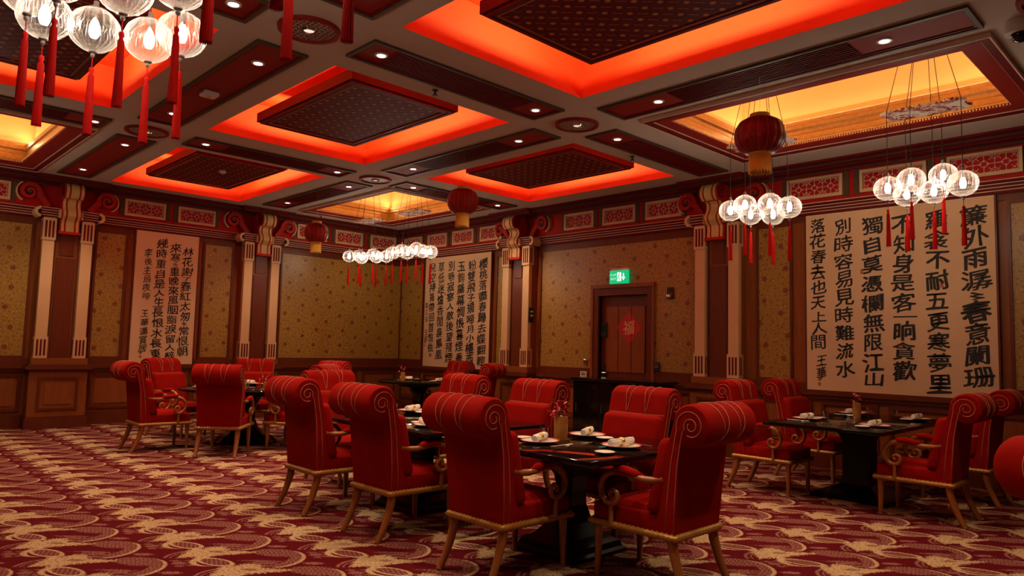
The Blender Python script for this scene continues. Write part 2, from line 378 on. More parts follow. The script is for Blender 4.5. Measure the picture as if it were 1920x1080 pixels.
# ------------------------------------------------------------------ mesh helpers
class MB:
    def __init__(s): s.v = []; s.f = []
    def add(s, vs, fs):
        o = len(s.v); s.v += [tuple(p) for p in vs]; s.f += [tuple(i + o for i in q) for q in fs]; return s
    def box(s, x0, x1, y0, y1, z0, z1):
        x0, x1 = sorted((x0, x1)); y0, y1 = sorted((y0, y1)); z0, z1 = sorted((z0, z1))
        vs = [(x, y, z) for z in (z0, z1) for y in (y0, y1) for x in (x0, x1)]
        return s.add(vs, [(0, 2, 3, 1), (4, 5, 7, 6), (0, 1, 5, 4), (2, 6, 7, 3), (0, 4, 6, 2), (1, 3, 7, 5)])
    def rbox(s, x0, x1, y0, y1, z0, z1, r, seg=3):
        bm = bmesh.new(); bmesh.ops.create_cube(bm, size=1)
        for v in bm.verts: v.co = ((x0 + x1) / 2 + v.co.x * (x1 - x0), (y0 + y1) / 2 + v.co.y * (y1 - y0), (z0 + z1) / 2 + v.co.z * (z1 - z0))
        bmesh.ops.bevel(bm, geom=bm.edges[:], offset=r, segments=seg, profile=0.5, affect='EDGES')
        bm.verts.index_update(); vs = [v.co[:] for v in bm.verts]; fs = [[v.index for v in f.verts] for f in bm.faces]; bm.free()
        return s.add(vs, fs)
    def lathe(s, prof, n=20, c=(0, 0, 0), rot=0.0, cap=True, sx=1, sy=1):
        vs = []; fs = []; k = len(prof)
        for i in range(n):
            a = 2 * PI * i / n + rot
            for r, z in prof: vs.append((c[0] + r * math.cos(a) * sx, c[1] + r * math.sin(a) * sy, c[2] + z))
        for i in range(n):
            j = (i + 1) % n
            for q in range(k - 1): fs.append((i * k + q, j * k + q, j * k + q + 1, i * k + q + 1))
        if cap:
            if prof[0][0] > 1e-6: fs.append(tuple(i * k for i in reversed(range(n))))
            if prof[-1][0] > 1e-6: fs.append(tuple(i * k + k - 1 for i in range(n)))
        return s.add(vs, fs)
    def tube(s, pts, r, n=8, cap=True, closed=False, mod=None, flat=1.0, rot=0.0):
        pts = [Vector(p) for p in pts]; N = len(pts); vs = []; fs = []
        rr = r if callable(r) else (lambda i: r)
        prev = None; L = 0.0
        for i, p in enumerate(pts):
            if closed: tg = pts[(i + 1) % N] - pts[i - 1]
            else: tg = pts[min(i + 1, N - 1)] - pts[max(i - 1, 0)]
            tg.normalize()
            if i: L += (p - pts[i - 1]).length
            ref = Vector((0, 0, 1)) if abs(tg.z) < 0.95 else Vector((0, 1, 0))
            if prev is None: u = tg.cross(ref).normalized()
            else: u = (prev - tg * prev.dot(tg)).normalized()
            prev = u; v = tg.cross(u)
            for k in range(n):
                a = 2 * PI * k / n + rot; q = rr(i)
                if mod: q *= mod(a, L)
                vs.append(p + u * math.cos(a) * q * flat + v * math.sin(a) * q)
        for i in range(N if closed else N - 1):
            j = (i + 1) % N
            for k in range(n): fs.append((i * n + k, i * n + (k + 1) % n, j * n + (k + 1) % n, j * n + k))
        if cap and not closed: fs += [tuple(reversed(range(n))), tuple((N - 1) * n + k for k in range(n))]
        return s.add(vs, fs)
    def prism(s, poly, a0, a1, axis='x'):
        # poly of (p, q); axis 'x': (a, p, q), axis 'y': (p, a, q), axis 'z': (p, q, a)
        n = len(poly); mk = {'x': lambda a, p, q: (a, p, q), 'y': lambda a, p, q: (p, a, q), 'z': lambda a, p, q: (p, q, a)}[axis]
        vs = [mk(a, p, q) for a in (a0, a1) for p, q in poly]
        return s.add(vs, [tuple(range(n)), tuple(reversed(range(n, 2 * n)))] + [(i, (i + 1) % n + 0, (i + 1) % n + n, i + n) for i in range(n)])
    def strip(s, pts, w, a0, a1, axis='y'):
        # ribbon of half-width w(i) following a 2D path, extruded from a0 to a1 along axis
        N = len(pts); L = []; Rr = []
        for i in range(N):
            p0 = Vector(pts[max(i - 1, 0)]); p1 = Vector(pts[min(i + 1, N - 1)]); d = (p1 - p0).normalized(); nn = Vector((-d.y, d.x))
            ww = w(i) if callable(w) else w
            L.append(Vector(pts[i]) + nn * ww); Rr.append(Vector(pts[i]) - nn * ww)
        mk = {'x': lambda a, p: (a, p[0], p[1]), 'y': lambda a, p: (p[0], a, p[1]), 'z': lambda a, p: (p[0], p[1], a)}[axis]
        vs = []
        for i in range(N): vs += [mk(a0, L[i]), mk(a0, Rr[i]), mk(a1, Rr[i]), mk(a1, L[i])]
        fs = []
        for i in range(N - 1):
            o = 4 * i
            for k in range(4): fs.append((o + k, o + (k + 1) % 4, o + 4 + (k + 1) % 4, o + 4 + k))
        fs += [(3, 2, 1, 0), tuple(4 * (N - 1) + k for k in range(4))]
        return s.add(vs, fs)
    def xf(s, fn): s.v = [tuple(fn(Vector(p))) for p in s.v]; return s
    def mesh(s, name, mt, smooth=None):
        me = bpy.data.meshes.new(name); me.from_pydata(s.v, [], s.f)
        bm = bmesh.new(); bm.from_mesh(me); bmesh.ops.recalc_face_normals(bm, faces=bm.faces[:])
        if smooth:
            for f in bm.faces: f.smooth = True
            for e in bm.edges:
                if len(e.link_faces) == 2 and e.calc_face_angle(0) > math.radians(smooth): e.smooth = False
        bm.to_mesh(me); bm.free()
        me.materials.append(mt)
        return me
    def build(s, name, mt, parent=None, smooth=None, loc=None, rotz=0.0):
        o = bpy.data.objects.new(name, s.mesh(name, mt, smooth)); COL.objects.link(o)
        if parent is not None: o.parent = parent
        if loc is not None: o.location = loc
        if rotz: o.rotation_euler[2] = rotz
        return o
def tag(o, label=None, cat=None, group=None, kind=None):
    for k, v in (('label', label), ('category', cat), ('group', group), ('kind', kind)):
        if v: o[k] = v
    return o
def empty(name, loc=(0, 0, 0), rotz=0.0):
    o = bpy.data.objects.new(name, None); COL.objects.link(o); o.empty_display_size = 0.1
    o.location = loc; o.rotation_euler[2] = rotz
    return o
def thing(name, label, cat, loc=(0, 0, 0), rotz=0.0, group=None):
    return tag(empty(name, loc, rotz), label, cat, group)
def dup(root, loc, rotz=None, label=None, group=None):
    def cp(o, par):
        c = o.copy(); COL.objects.link(c); c.parent = par
        for ch in o.children: cp(ch, c)
        return c
    r = cp(root, None); r.location = loc
    if rotz is not None: r.rotation_euler[2] = rotz
    if label: r['label'] = label
    if group: r['group'] = group
    return r
def struct(o): o['kind'] = 'structure'; return o

# ------------------------------------------------------------------ room shell
XR, YL = 9.285, 13.07            # right wall plane (x), left wall plane (y)
X0, Y0 = -3.9, -3.3
ZC = 3.85
floor = struct(MB().add([(X0, Y0, 0), (XR, Y0, 0), (XR, YL, 0), (X0, YL, 0)], [(0, 1, 2, 3)]).build('floor', CARPET))
wall_left = struct(MB().box(X0, XR + 0.15, YL, YL + 0.15, 0, 4.7).build('wall_left', WOOD))
# right wall with a doorway
DY0, DY1, DZ = 6.50, 7.47, 2.28
wall_right = struct(MB().box(XR, XR + 0.15, Y0, DY0, 0, 4.7).box(XR, XR + 0.15, DY1, YL, 0, 4.7).box(XR, XR + 0.15, DY0, DY1, DZ, 4.7).build('wall_right', WOOD))
wall_back = struct(MB().box(X0, XR + 0.15, Y0 - 0.15, Y0, 0, 4.7).build('wall_back', WOOD))
wall_side = struct(MB().box(X0 - 0.15, X0, Y0, YL, 0, 4.7).build('wall_side', WOOD))

# ceiling grid nodes
NX = [-0.55, 2.64, 5.83, 9.02]
NY = [0.95, 5.03, 9.01, 13.0]
red_cells = {  # opening rectangle of every vermilion coffer: x0, x1, y0, y1
    'A': (3.09, 5.22, 1.52, 4.47), 'B': (3.14, 5.28, 5.54, 8.38), 'C': (3.20, 5.27, 9.45, 12.40),
    'D': (6.34, 8.49, 5.53, 8.38), 'G': (0.0, 2.13, 5.58, 8.41)}
amber_cells = {  # outer frame, inner opening
    'E': ((6.15, 8.33, 1.27, 4.42), (6.36, 8.07, 1.50, 4.20)),
    'F': ((6.34, 8.43, 9.27, 12.27), (6.52, 8.16, 9.47, 12.02)),
    'H': ((0.10, 2.235, 9.35, 12.435), (0.30, 1.97, 9.55, 12.10)),
    'I': ((0.0, 2.12, 1.27, 4.42), (0.22, 1.86, 1.50, 4.20))}
holes = list(red_cells.values()) + [v[1] for v in amber_cells.values()]
xs = sorted({X0, XR, *[h[0] for h in holes], *[h[1] for h in holes]})
ys = sorted({Y0, YL, *[h[2] for h in holes], *[h[3] for h in holes]})
cb = MB()
for i in range(len(xs) - 1):
    for j in range(len(ys) - 1):
        cx, cy = (xs[i] + xs[i + 1]) / 2, (ys[j] + ys[j + 1]) / 2
        if not any(h[0] < cx < h[1] and h[2] < cy < h[3] for h in holes):
            cb.add([(xs[i], ys[j], ZC), (xs[i + 1], ys[j], ZC), (xs[i + 1], ys[j + 1], ZC), (xs[i], ys[j + 1], ZC)], [(0, 3, 2, 1)])
ceiling = struct(cb.build('ceiling', PLASTER))
struct(MB().box(X0, XR, Y0, YL, 4.66, 4.7).build('ceiling_slab', PLASTER))

def frame_boxes(mb, x0, x1, y0, y1, wd, z0, z1):
    mb.box(x0, x1, y0, y0 + wd, z0, z1).box(x0, x1, y1 - wd, y1, z0, z1)
    mb.box(x0, x0 + wd, y0 + wd, y1 - wd, z0, z1).box(x1 - wd, x1, y0 + wd, y1 - wd, z0, z1)
    return mb
def area(name, loc, sx, sy, rot, power, col, parent=None):
    l = bpy.data.lights.new(name, 'AREA'); l.shape = 'RECTANGLE'; l.size = sx; l.size_y = sy; l.energy = power; l.color = col
    o = bpy.data.objects.new(name, l); COL.objects.link(o); o.location = loc; o.rotation_euler = rot
    if parent is not None: o.parent = parent
    return o

ZL = 4.30
tn = 0
red_where = {'A': 'over the front table, largest in view', 'B': 'over the left row of chairs', 'C': 'near the left wall, with a smoke detector',
             'D': 'in front of the exit door wall', 'G': 'at upper left behind the hanging glass globes'}
for k, (x0, x1, y0, y1) in red_cells.items():
    tn += 1
    mb = MB()
    for a, b in (((x0, y0), (x1, y0)), ((x1, y0), (x1, y1)), ((x1, y1), (x0, y1)), ((x0, y1), (x0, y0))):
        mb.add([(*a, ZC), (*b, ZC), (*b, ZL), (*a, ZL)], [(0, 1, 2, 3)])
    mb.add([(x0, y0, ZL), (x1, y0, ZL), (x1, y1, ZL), (x0, y1, ZL)], [(0, 1, 2, 3)])
    struct(mb.build('trim_%d' % tn, COFFER))
    cx, cy = (x0 + x1) / 2, (y0 + y1) / 2
    hx, hy = 0.665, 1.03
    t = thing('ceiling_panel', 'dark red lattice panel in the orange coffer ' + red_where[k], 'ceiling panel', (cx, cy, 3.93), 0, 'floating coffer panels')
    MB().add([(-hx + .10, -hy + .10, .016), (hx - .10, -hy + .10, .016), (hx - .10, hy - .10, .016), (-hx + .10, hy - .10, .016)], [(0, 1, 2, 3)]).build('lattice_face', LATT, t)
    frame_boxes(MB(), -hx, hx, -hy, hy, .05, .02, .125).build('side_board', SIDEB, t)
    frame_boxes(MB(), -hx + .03, hx - .03, -hy + .03, hy - .03, .04, .0, .03).build('frame', REDD, t)
    frame_boxes(MB(), -hx + .065, hx - .065, -hy + .065, hy - .065, .035, .008, .03).build('inner_frame', OLIVE, t)
    frame_boxes(MB(), -hx + .098, hx - .098, -hy + .098, hy - .098, .008, .004, .03).build('pinstripe', LRIB, t)
    MB().box(-hx + .05, hx - .05, -hy + .05, hy - .05, .05, .10).build('backing', REDM, t)
    for sx in (-1, 1):
        for sy in (-1, 1):
            MB().tube([(sx * .25, sy * .5, .1), (sx * .25, sy * .5, ZL - 3.93)], .006, 6).build('hanger_rod', OLIVE, t)
    # LED lines on top of the floating panel wash the coffer walls
    for s in (-1, 1):
        area('cove_led', (cx + s * (hx - .10), cy, 4.075), .03, 2 * hy - .2, (0, -s * math.radians(115), 0), COVE_W * 2, (1.0, 0.72, 0.32))
        area('cove_led', (cx, cy + s * (hy - .10), 4.075), 2 * hx - .2, .03, (s * math.radians(115), 0, 0), COVE_W * 1.3, (1.0, 0.72, 0.32))
for k, ((x0, x1, y0, y1), (a0, a1, b0, b1)) in amber_cells.items():
    tn += 1
    root = struct(frame_boxes(MB(), x0, x1, y0, y1, .07, ZC - .035, ZC).build('trim_%d' % tn, REDD))
    frame_boxes(MB(), x0 - .006, x1 + .006, y0 - .006, y1 + .006, .012, ZC - .038, ZC).build('outer_pinstripe', LINE, root)
    frame_boxes(MB(), x0 + .07, x1 - .07, y0 + .07, y1 - .07, .010, ZC - .020, ZC).build('inner_pinstripe', LINE, root)
    ww = a0 - x0 - .075
    mb = MB()
    mb.box(x0 + .07, a0, y0 + .07, y1 - .07, ZC - .012, ZC + .02).box(a1, x1 - .07, y0 + .07, y1 - .07, ZC - .012, ZC + .02)
    mb.box(a0, a1, y0 + .07, b0, ZC - .012, ZC + .02).box(a0, a1, b1, y1 - .07, ZC - .012, ZC + .02)
    mb.build('red_border', REDM, root)
    # stepped gilded crown rising round the opening
    st = [(0.0, ZC), (0.0, ZC + .04), (.025, ZC + .055), (.03, ZC + .11), (.055, ZC + .135), (.06, ZC + .175), (.04, ZC + .195), (.045, ZC + .235), (.07, ZC + .255), (.07, ZC + .29), (.10, ZC + .31)]
    mb = MB()
    def loop(d, z): return [(a0 - d, b0 - d, z), (a1 + d, b0 - d, z), (a1 + d, b1 + d, z), (a0 - d, b1 + d, z)]
    for q in range(len(st) - 1):
        L0, L1 = loop(*st[q]), loop(*st[q + 1])
        for i in range(4): mb.add([L0[i], L0[(i + 1) % 4], L1[(i + 1) % 4], L1[i]], [(0, 1, 2, 3)])
    mb.build('gilded_crown', GOLDM, root)
    mb = MB(); z = ZC + .005
    n = int((b1 - b0) / .028)
    for i in range(n):
        mb.box(a1 - .012, a1 + .004, b0 + (i + .2) * .028, b0 + (i + .75) * .028, z - .007, z + .008)
        mb.box(a0 - .004, a0 + .012, b0 + (i + .2) * .028, b0 + (i + .75) * .028, z - .007, z + .008)
    n = int((a1 - a0) / .028)
    for i in range(n):
        mb.box(a0 + (i + .2) * .028, a0 + (i + .75) * .028, b1 - .012, b1 + .004, z - .007, z + .008)
        mb.box(a0 + (i + .2) * .028, a0 + (i + .75) * .028, b0 - .004, b0 + .012, z - .007, z + .008)
    tag(mb.build('bead_row', CREAM, root), kind='stuff')
    # amber well above
    d = .16; z0, z1 = ZC + .31, 4.60
    mb = MB(); L0, L1 = loop(d, z0), loop(d, z1)
    for i in range(4): mb.add([L0[i], L0[(i + 1) % 4], L1[(i + 1) % 4], L1[i]], [(0, 1, 2, 3)])
    mb.add(L1, [(0, 1, 2, 3)])
    L2 = loop(.10, z0)
    for i in range(4): mb.add([L0[i], L0[(i + 1) % 4], L2[(i + 1) % 4], L2[i]], [(0, 1, 2, 3)])
    mb.build('amber_well', AMBER, root)
    ly, lx = b1 - b0 + .2, a1 - a0 + .2
    for s, xx in ((-1, a0 - d + .03), (1, a1 + d - .03)):
        area('cove_led', (xx, (b0 + b1) / 2, z0 + .02), .03, ly, (0, PI - s * math.radians(58), 0), YCOVE_W * ly, (1.0, 0.70, 0.34))
    for s, yy in ((-1, b0 - d + .03), (1, b1 + d - .03)):
        area('cove_led', ((a0 + a1) / 2, yy, z0 + .02), lx, .03, (PI + s * math.radians(58), 0, 0), YCOVE_W * lx, (1.0, 0.70, 0.34))

# ------------------------------------------------------------------ ceiling strip panels, downlights, medallions
def strip_panel(label, cx, cy, length, along, louver):
    t = thing('ceiling_strip_panel', label, 'ceiling panel', (cx, cy, ZC), 0 if along == 'x' else PI / 2, 'red strip panels between the coffers')
    h = length / 2; wd = .225
    frame_boxes(MB(), -h, h, -wd, wd, .030, -.022, 0).build('frame', OLIVE, t)
    frame_boxes(MB(), -h + .030, h - .030, -wd + .030, wd - .030, .022, -.014, 0).build('inner_frame', REDD, t)
    MB().box(-h + .05, h - .05, -wd + .05, wd - .05, -.005, -.001).build('red_board', REDM, t)
    if louver:
        mb = MB(); l = louver
        for i in range(9):
            y = -wd + .075 + i * (2 * wd - .15) / 8
            mb.box(l[0], l[1], y - .006, y + .006, -.016, -.004)
        tag(mb.build('louver_slats', REDD, t), kind='stuff')
    return t
def downlight(x, y, label, power=SPOT_W, z=ZC - .005):
    t = thing('downlight', label, 'ceiling light', (x, y, z), 0, 'recessed ceiling downlights')
    MB().lathe([(.036, -.002), (.040, -.010), (.056, -.008), (.058, 0)], 20, cap=False).build('trim_ring', WHITEP, t, 40)
    MB().lathe([(.0001, -.004), (.037, -.004)], 16, cap=False).build('lens', LAMP, t)
    l = bpy.data.lights.new('downlight_spot', 'SPOT'); l.energy = power; l.spot_size = math.radians(110); l.spot_blend = 0.85
    l.color = (1.0, 0.74, 0.48); l.shadow_soft_size = 0.04
    o = bpy.data.objects.new('downlight_spot', l); COL.objects.link(o); o.location = (x, y, z - .03)
strips = [
    ('strip panel with slats between the front coffer and the left-hand coffer', (3.07 + 5.36) / 2, 5.03, 2.29, 'x', (-.85, .75), [(3.28, 'left end of the strip in front of the central coffer'), (5.16, 'right end of the strip in front of the central coffer')]),
    ('strip panel with slats along the edge of the right amber coffer', 5.77, 2.90, 3.26, 'y', (-.80, .85), [(3.95, 'far end of the strip along the right amber coffer'), (1.88, 'near end of the strip along the right amber coffer')]),
    ('strip panel with slats between the central coffer and the door-side coffer', 5.83, 6.98, 3.0, 'y', (-.8, .85), [(5.95, 'near end of the strip above the middle lantern'), (8.03, 'far end of the strip above the middle lantern')]),
    ('plain red strip panel holding a white box, right of the upper-left coffer', 2.64, 7.01, 3.0, 'y', None, [(5.99, 'near end of the strip with the white box'), (8.06, 'far end of the strip with the white box')]),
    ('strip panel with slats between the left-hand coffer and the smoke detector coffer', 4.28, 9.03, 2.25, 'x', (-.65, .7), [(3.37, 'left end of the strip before the smoke detector coffer'), (5.23, 'right end of the strip before the smoke detector coffer')]),
    ('plain red strip panel running to the leftmost pilaster', 2.68, 10.88, 2.95, 'y', None, [(9.86, 'near end of the strip running to the leftmost pilaster'), (11.83, 'far end of the strip running to the leftmost pilaster')]),
    ('strip panel with slats running to the second pilaster of the left wall', 5.86, 10.85, 2.85, 'y', (-.8, .75), [(9.75, 'near end of the strip left of the corner amber coffer'), (11.77, 'far end of the strip left of the corner amber coffer')]),
    ('strip panel with slats in front of the corner amber coffer', 7.43, 9.0, 2.35, 'x', (-.7, .7), [(6.55, 'left end of the strip in front of the corner amber coffer'), (8.35, 'right end of the strip in front of the corner amber coffer')]),
    ('strip panel with slats running to the pilaster right of the door', 7.45, 5.03, 2.45, 'x', (-.75, 1.1), [(6.53, 'left end of the strip running to the pilaster right of the door')]),
    ('strip panel with slats in front of the far-left amber coffer', 1.05, 9.05, 2.4, 'x', (-.9, .8), [(2.13, 'right end of the strip in front of the far-left amber coffer')]),
    ('strip panel with slats at the top edge, right of the hanging glass globes', 1.06, 5.05, 2.3, 'x', (-.9, .7), [(2.02, 'right end of the strip panel at the top edge')]),
    ('plain strip panel partly cut by the top edge, left of the largest coffer', 2.62, 2.95, 3.1, 'y', None, [(3.95, 'added unseen, far end of the strip left of the largest coffer'), (1.95, 'added unseen, near end of the strip left of the largest coffer')]),  # both downlights are added above the frame to brighten the front chairs
    ('strip panel with slats added unseen beyond the top edge, nearest the camera', 4.2, .85, 2.3, 'x', (-.8, .8), [(3.3, 'left end of the added unseen strip beyond the top edge'), (5.1, 'right end of the added unseen strip beyond the top edge')]),  # whole strip and its lamps added out of view to light the front tables
]
for lab, cx, cy, ln, al, lv, ls in strips:
    strip_panel('dark red ' + lab, cx, cy, ln, al, lv)
    for q, w_ in ls:
        p = (q, cy) if al == 'x' else (cx, q)
        downlight(p[0], p[1], 'white round downlight, ' + w_)
def medallion(x, y, label):
    t = thing('ceiling_medallion', label, 'ceiling medallion', (x, y, ZC), 0, 'round fretwork ceiling medallions')
    MB().lathe([(.0001, -.012), (.20, -.012)], 32, cap=False).build('fretwork_disc', FRET, t)
    MB().lathe([(.20, -.012), (.205, -.028), (.235, -.026), (.24, 0)], 36, cap=False).build('rim', REDM, t, 40)
    MB().lathe([(.040, -.016), (.052, -.03), (.062, -.012)], 20, cap=False).build('lamp_ring', CHROME, t, 40)
    MB().lathe([(.0001, -.018), (.040, -.018)], 16, cap=False).build('lamp_lens', mat_dim(), t)
_dim = []
def mat_dim():
    if not _dim: _dim.append(mat('dim_lamp_lens', (0.8, 0.75, 0.7), 0.3, emit=(1, 0.85, 0.7), estr=0.9, var=0.05))
    return _dim[0]
medallion(2.61, 5.03, 'round red fretwork ceiling medallion beside the red tassels near the top edge')
medallion(5.81, 5.03, 'round red fretwork medallion above the door side, nearest the right amber coffer')
medallion(2.67, 9.01, 'round red fretwork medallion at far left, crossed by a red tassel')
medallion(5.86, 9.01, 'round red fretwork medallion farthest away, beside the corner amber coffer')
medallion(5.80, 0.80, 'round red fretwork medallion cut by the top right corner of the picture')

# small ceiling fittings
t = thing('security_camera', 'white dome security camera hanging from the ceiling at upper right', 'security camera', (6.10, 1.07, ZC))
MB().lathe([(.10, 0), (.103, -.05), (.097, -.085), (.06, -.088)], 28).build('housing', WHITEP, t, 40)
MB().lathe([(.062, -.086), (.060, -.11), (.045, -.135), (.02, -.148), (.0001, -.15)], 24, cap=False).build('dome', BLACK, t, 60)
t = thing('access_point', 'white rectangular box fixed to the plain red ceiling strip', 'wireless box', (2.646, 7.08, ZC - .005))
MB().rbox(-.075, .075, -.075, .075, -.045, 0, .015).build('case', WHITEP, t, 40)
MB().lathe([(.03, -.046), (.028, -.049), (.0001, -.049)], 16, cap=False).build('ring', CHROME, t)
t = thing('smoke_detector', 'small white smoke detector under the dark red lattice panel', 'smoke detector', (4.26, 10.70, 3.945))
MB().lathe([(.055, 0), (.055, -.02), (.04, -.035), (.03, -.045), (.0001, -.047)], 22, cap=False).build('body', WHITEP, t, 40)
MB().lathe([(.056, -.004), (.060, -.010), (.056, -.016)], 22, cap=False).build('base_ring', CHROME, t)
for x, y, lab in ((4.115, 5.36, 'beside the strip in front of the central coffer'), (7.27, 5.36, 'between the door-side coffer and the strip panel'), (6.9, 12.45, 'beside the corner amber coffer')):
    t = thing('sprinkler', 'small dark ceiling sprinkler head ' + lab, 'sprinkler', (x, y, ZC), 0, 'ceiling sprinklers')
    MB().lathe([(.03, 0), (.03, -.008), (.010, -.012), (.010, -.045), (.0001, -.045)], 14, cap=False).build('stem', BLACKM, t)
    MB().lathe([(.0001, -.047), (.026, -.047), (.026, -.052), (.0001, -.052)], 14, cap=False).build('deflector', BLACKM, t)
# ------------------------------------------------------------------ wall dressing
def wmap(side):
    if side == 'left': return lambda u, n, z: (u, YL - n, z)
    return lambda u, n, z: (XR - n, u, z)
def wbox(mb, side, u0, u1, n0, n1, z0, z1):
    if side == 'left': return mb.box(u0, u1, YL - n0, YL - n1, z0, z1)
    return mb.box(XR - n0, XR - n1, u0, u1, z0, z1)
WALL = {'left': wall_left, 'right': wall_right}
DOOR_GAP = (6.38, 7.60)
runs = {'left': [(X0, XR)], 'right': [(Y0, DOOR_GAP[0]), (DOOR_GAP[1], YL)]}
full = {'left': [(X0, XR)], 'right': [(Y0, YL)]}
bays = {'left': [(-3.9, -1.0), (-1.0, 2.40), (3.20, 5.55), (6.40, 9.25)], 'right': [(9.70, 13.03), (7.62, 8.86), (5.62, 6.36), (1.5, 4.70), (-3.3, 1.3)]}
for side in ('left', 'right'):
    mb = MB()
    for a, b in runs[side]: wbox(mb, side, a, b, 0, .035, 0, .17); wbox(mb, side, a, b, 0, .022, .17, .20)
    struct(mb.build('baseboard_' + side, WOODD))
    tn += 1; mb = MB()
    for a, b in runs[side]:
        wbox(mb, side, a, b, 0, .05, .86, .90); wbox(mb, side, a, b, 0, .075, .90, .945); wbox(mb, side, a, b, 0, .045, .945, .965); wbox(mb, side, a, b, 0, .03, .965, 1.05)
    struct(mb.build('trim_%d' % tn, WOODD))
    # wainscot panels, each a raised field in a frame
    for a, b in bays[side]:
        n = max(1, round((b - a) / .85)); wdt = (b - a) / n
        for i in range(n):
            u0, u1 = a + i * wdt + .06, a + (i + 1) * wdt - .06
            mb = MB(); wbox(mb, side, u0, u1, 0, .03, .25, .29); wbox(mb, side, u0, u1, 0, .03, .78, .82); wbox(mb, side, u0, u0 + .04, 0, .03, .29, .78); wbox(mb, side, u1 - .04, u1, 0, .03, .29, .78)
            fo = mb.build('wainscot_panel', WOODD, WALL[side])
            mb = MB(); wbox(mb, side, u0 + .085, u1 - .085, 0, .018, .335, .735); mb.build('raised_field', WOOD, fo)
    # architrave, frieze, cornice
    tn += 1; mb = MB(); ln = MB()
    for a, b in full[side]:
        wbox(mb, side, a, b, 0, .055, 3.225, 3.37)
        for z, n_ in ((3.232, .060), (3.268, .070), (3.304, .080), (3.345, .092)):
            wbox(mb, side, a, b, .05, n_, z, z + .030); wbox(ln, side, a, b, n_ - .008, n_ + .004, z + .022, z + .030)
    arch = struct(mb.build('trim_%d' % tn, REDD)); ln.build('cream_reeds', LINE, arch)
    tn += 1; mb = MB()
    for a, b in full[side]: wbox(mb, side, a, b, 0, .04, 3.37, 3.76)
    frieze = struct(mb.build('trim_%d' % tn, REDP))
    tn += 1; mb = MB(); ol = MB()
    for a, b in full[side]:
        for z0, z1, n_ in ((3.745, 3.772, .12), (3.772, 3.80, .20), (3.80, 3.825, .30), (3.825, ZC, .38)): wbox(mb, side, a, b, 0, n_, z0, z1)
        wbox(ol, side, a, b, .10, .135, 3.735, 3.748); wbox(ol, side, a, b, .28, .315, 3.792, 3.803)
    corn = struct(mb.build('trim_%d' % tn, REDD)); ol.build('gilt_fillet', OLIVE, corn)
    # fretwork panels in the frieze
    fr = {'left': [(1.365, 2.01), (3.60, 4.245), (4.455, 5.10), (6.715, 7.36), (7.56, 8.205), (8.41, 9.05)],
          'right': [(12.30, 12.92), (11.455, 12.085), (10.62, 11.265), (9.80, 10.42), (7.58, 8.225), (6.735, 7.38), (5.885, 6.53), (3.53, 4.25), (2.57, 3.32), (1.635, 2.36), (.70, 1.42)]}[side]
    for a, b in fr:
        mb = MB(); z0, z1 = 3.435, 3.715; fw = .035
        wbox(mb, side, a, b, .03, .075, z0, z0 + fw); wbox(mb, side, a, b, .03, .075, z1 - fw, z1)
        wbox(mb, side, a, a + fw, .03, .075, z0 + fw, z1 - fw); wbox(mb, side, b - fw, b, .03, .075, z0 + fw, z1 - fw)
        p = mb.build('frieze_panel', CREAM, frieze)
        mb = MB(); wbox(mb, side, a + fw, b - fw, .03, .046, z0 + fw, z1 - fw); mb.build('red_ground', REDP, p)
        mb = MB(); fn = wmap(side); cz = (z0 + z1) / 2; hh = (z1 - z0) / 2 - fw - .008
        U0, U1 = a + fw + .012, b - fw - .012; nu = 3; uw = (U1 - U0) / nu
        def bar(p0, p1, t_=.0026):
            d = Vector((p1[0] - p0[0], p1[1] - p0[1])); d.normalize(); q = Vector((-d.y, d.x)) * t_
            c = [(p0[0] + q.x, p0[1] + q.y), (p1[0] + q.x, p1[1] + q.y), (p1[0] - q.x, p1[1] - q.y), (p0[0] - q.x, p0[1] - q.y)]
            mb.add([fn(u, n_, z) for n_ in (.044, .056) for u, z in c], [(0, 1, 2, 3), (4, 5, 6, 7), (0, 1, 5, 4), (1, 2, 6, 5), (2, 3, 7, 6), (3, 0, 4, 7)])
        bar((U0, cz - hh), (U1, cz - hh)); bar((U0, cz + hh), (U1, cz + hh)); bar((U0, cz - hh), (U0, cz + hh)); bar((U1, cz - hh), (U1, cz + hh))
        for i in range(nu):
            c = U0 + (i + .5) * uw; s = uw / 2; g = .36
            for sx in (-1, 1):
                for sz in (-1, 1):
                    bar((c + sx * s, cz + sz * hh * .45), (c + sx * s * .45, cz + sz * hh))
                    bar((c + sx * s * g * 1.3, cz), (c, cz + sz * hh * g * 1.3))
                    bar((c + sx * s * .46, cz + sz * hh * .46), (c + sx * s * .85, cz + sz * hh * .85))
                bar((c + sx * s * .2, cz), (c + sx * s, cz)); bar((c, cz + sx * hh * .2), (c, cz + sx * hh))
            if i: bar((U0 + i * uw, cz - hh), (U0 + i * uw, cz + hh))
        mb.build('fretwork', LINE, p)
        mb = MB(); wbox(mb, side, a - .075, a - .012, .03, .055, z0 - .012, z1 + .012); mb.build('side_block', OLIVE, p)
        mb = MB(); wbox(mb, side, b + .012, b + .075, .03, .055, z0 - .012, z1 + .012); mb.build('side_block', OLIVE, p)
    # wallpaper fields and their wooden frames
    wp = {'left': [(X0, -1.0), (-.4, 2.33), (3.24, 3.66), (4.98, 5.47), (6.46, XR)], 'right': [(12.25, 13.03), (9.68, 9.93), (5.66, 8.78), (4.24, 4.68), (.2, 1.77), (-3.3, 0)]}[side]
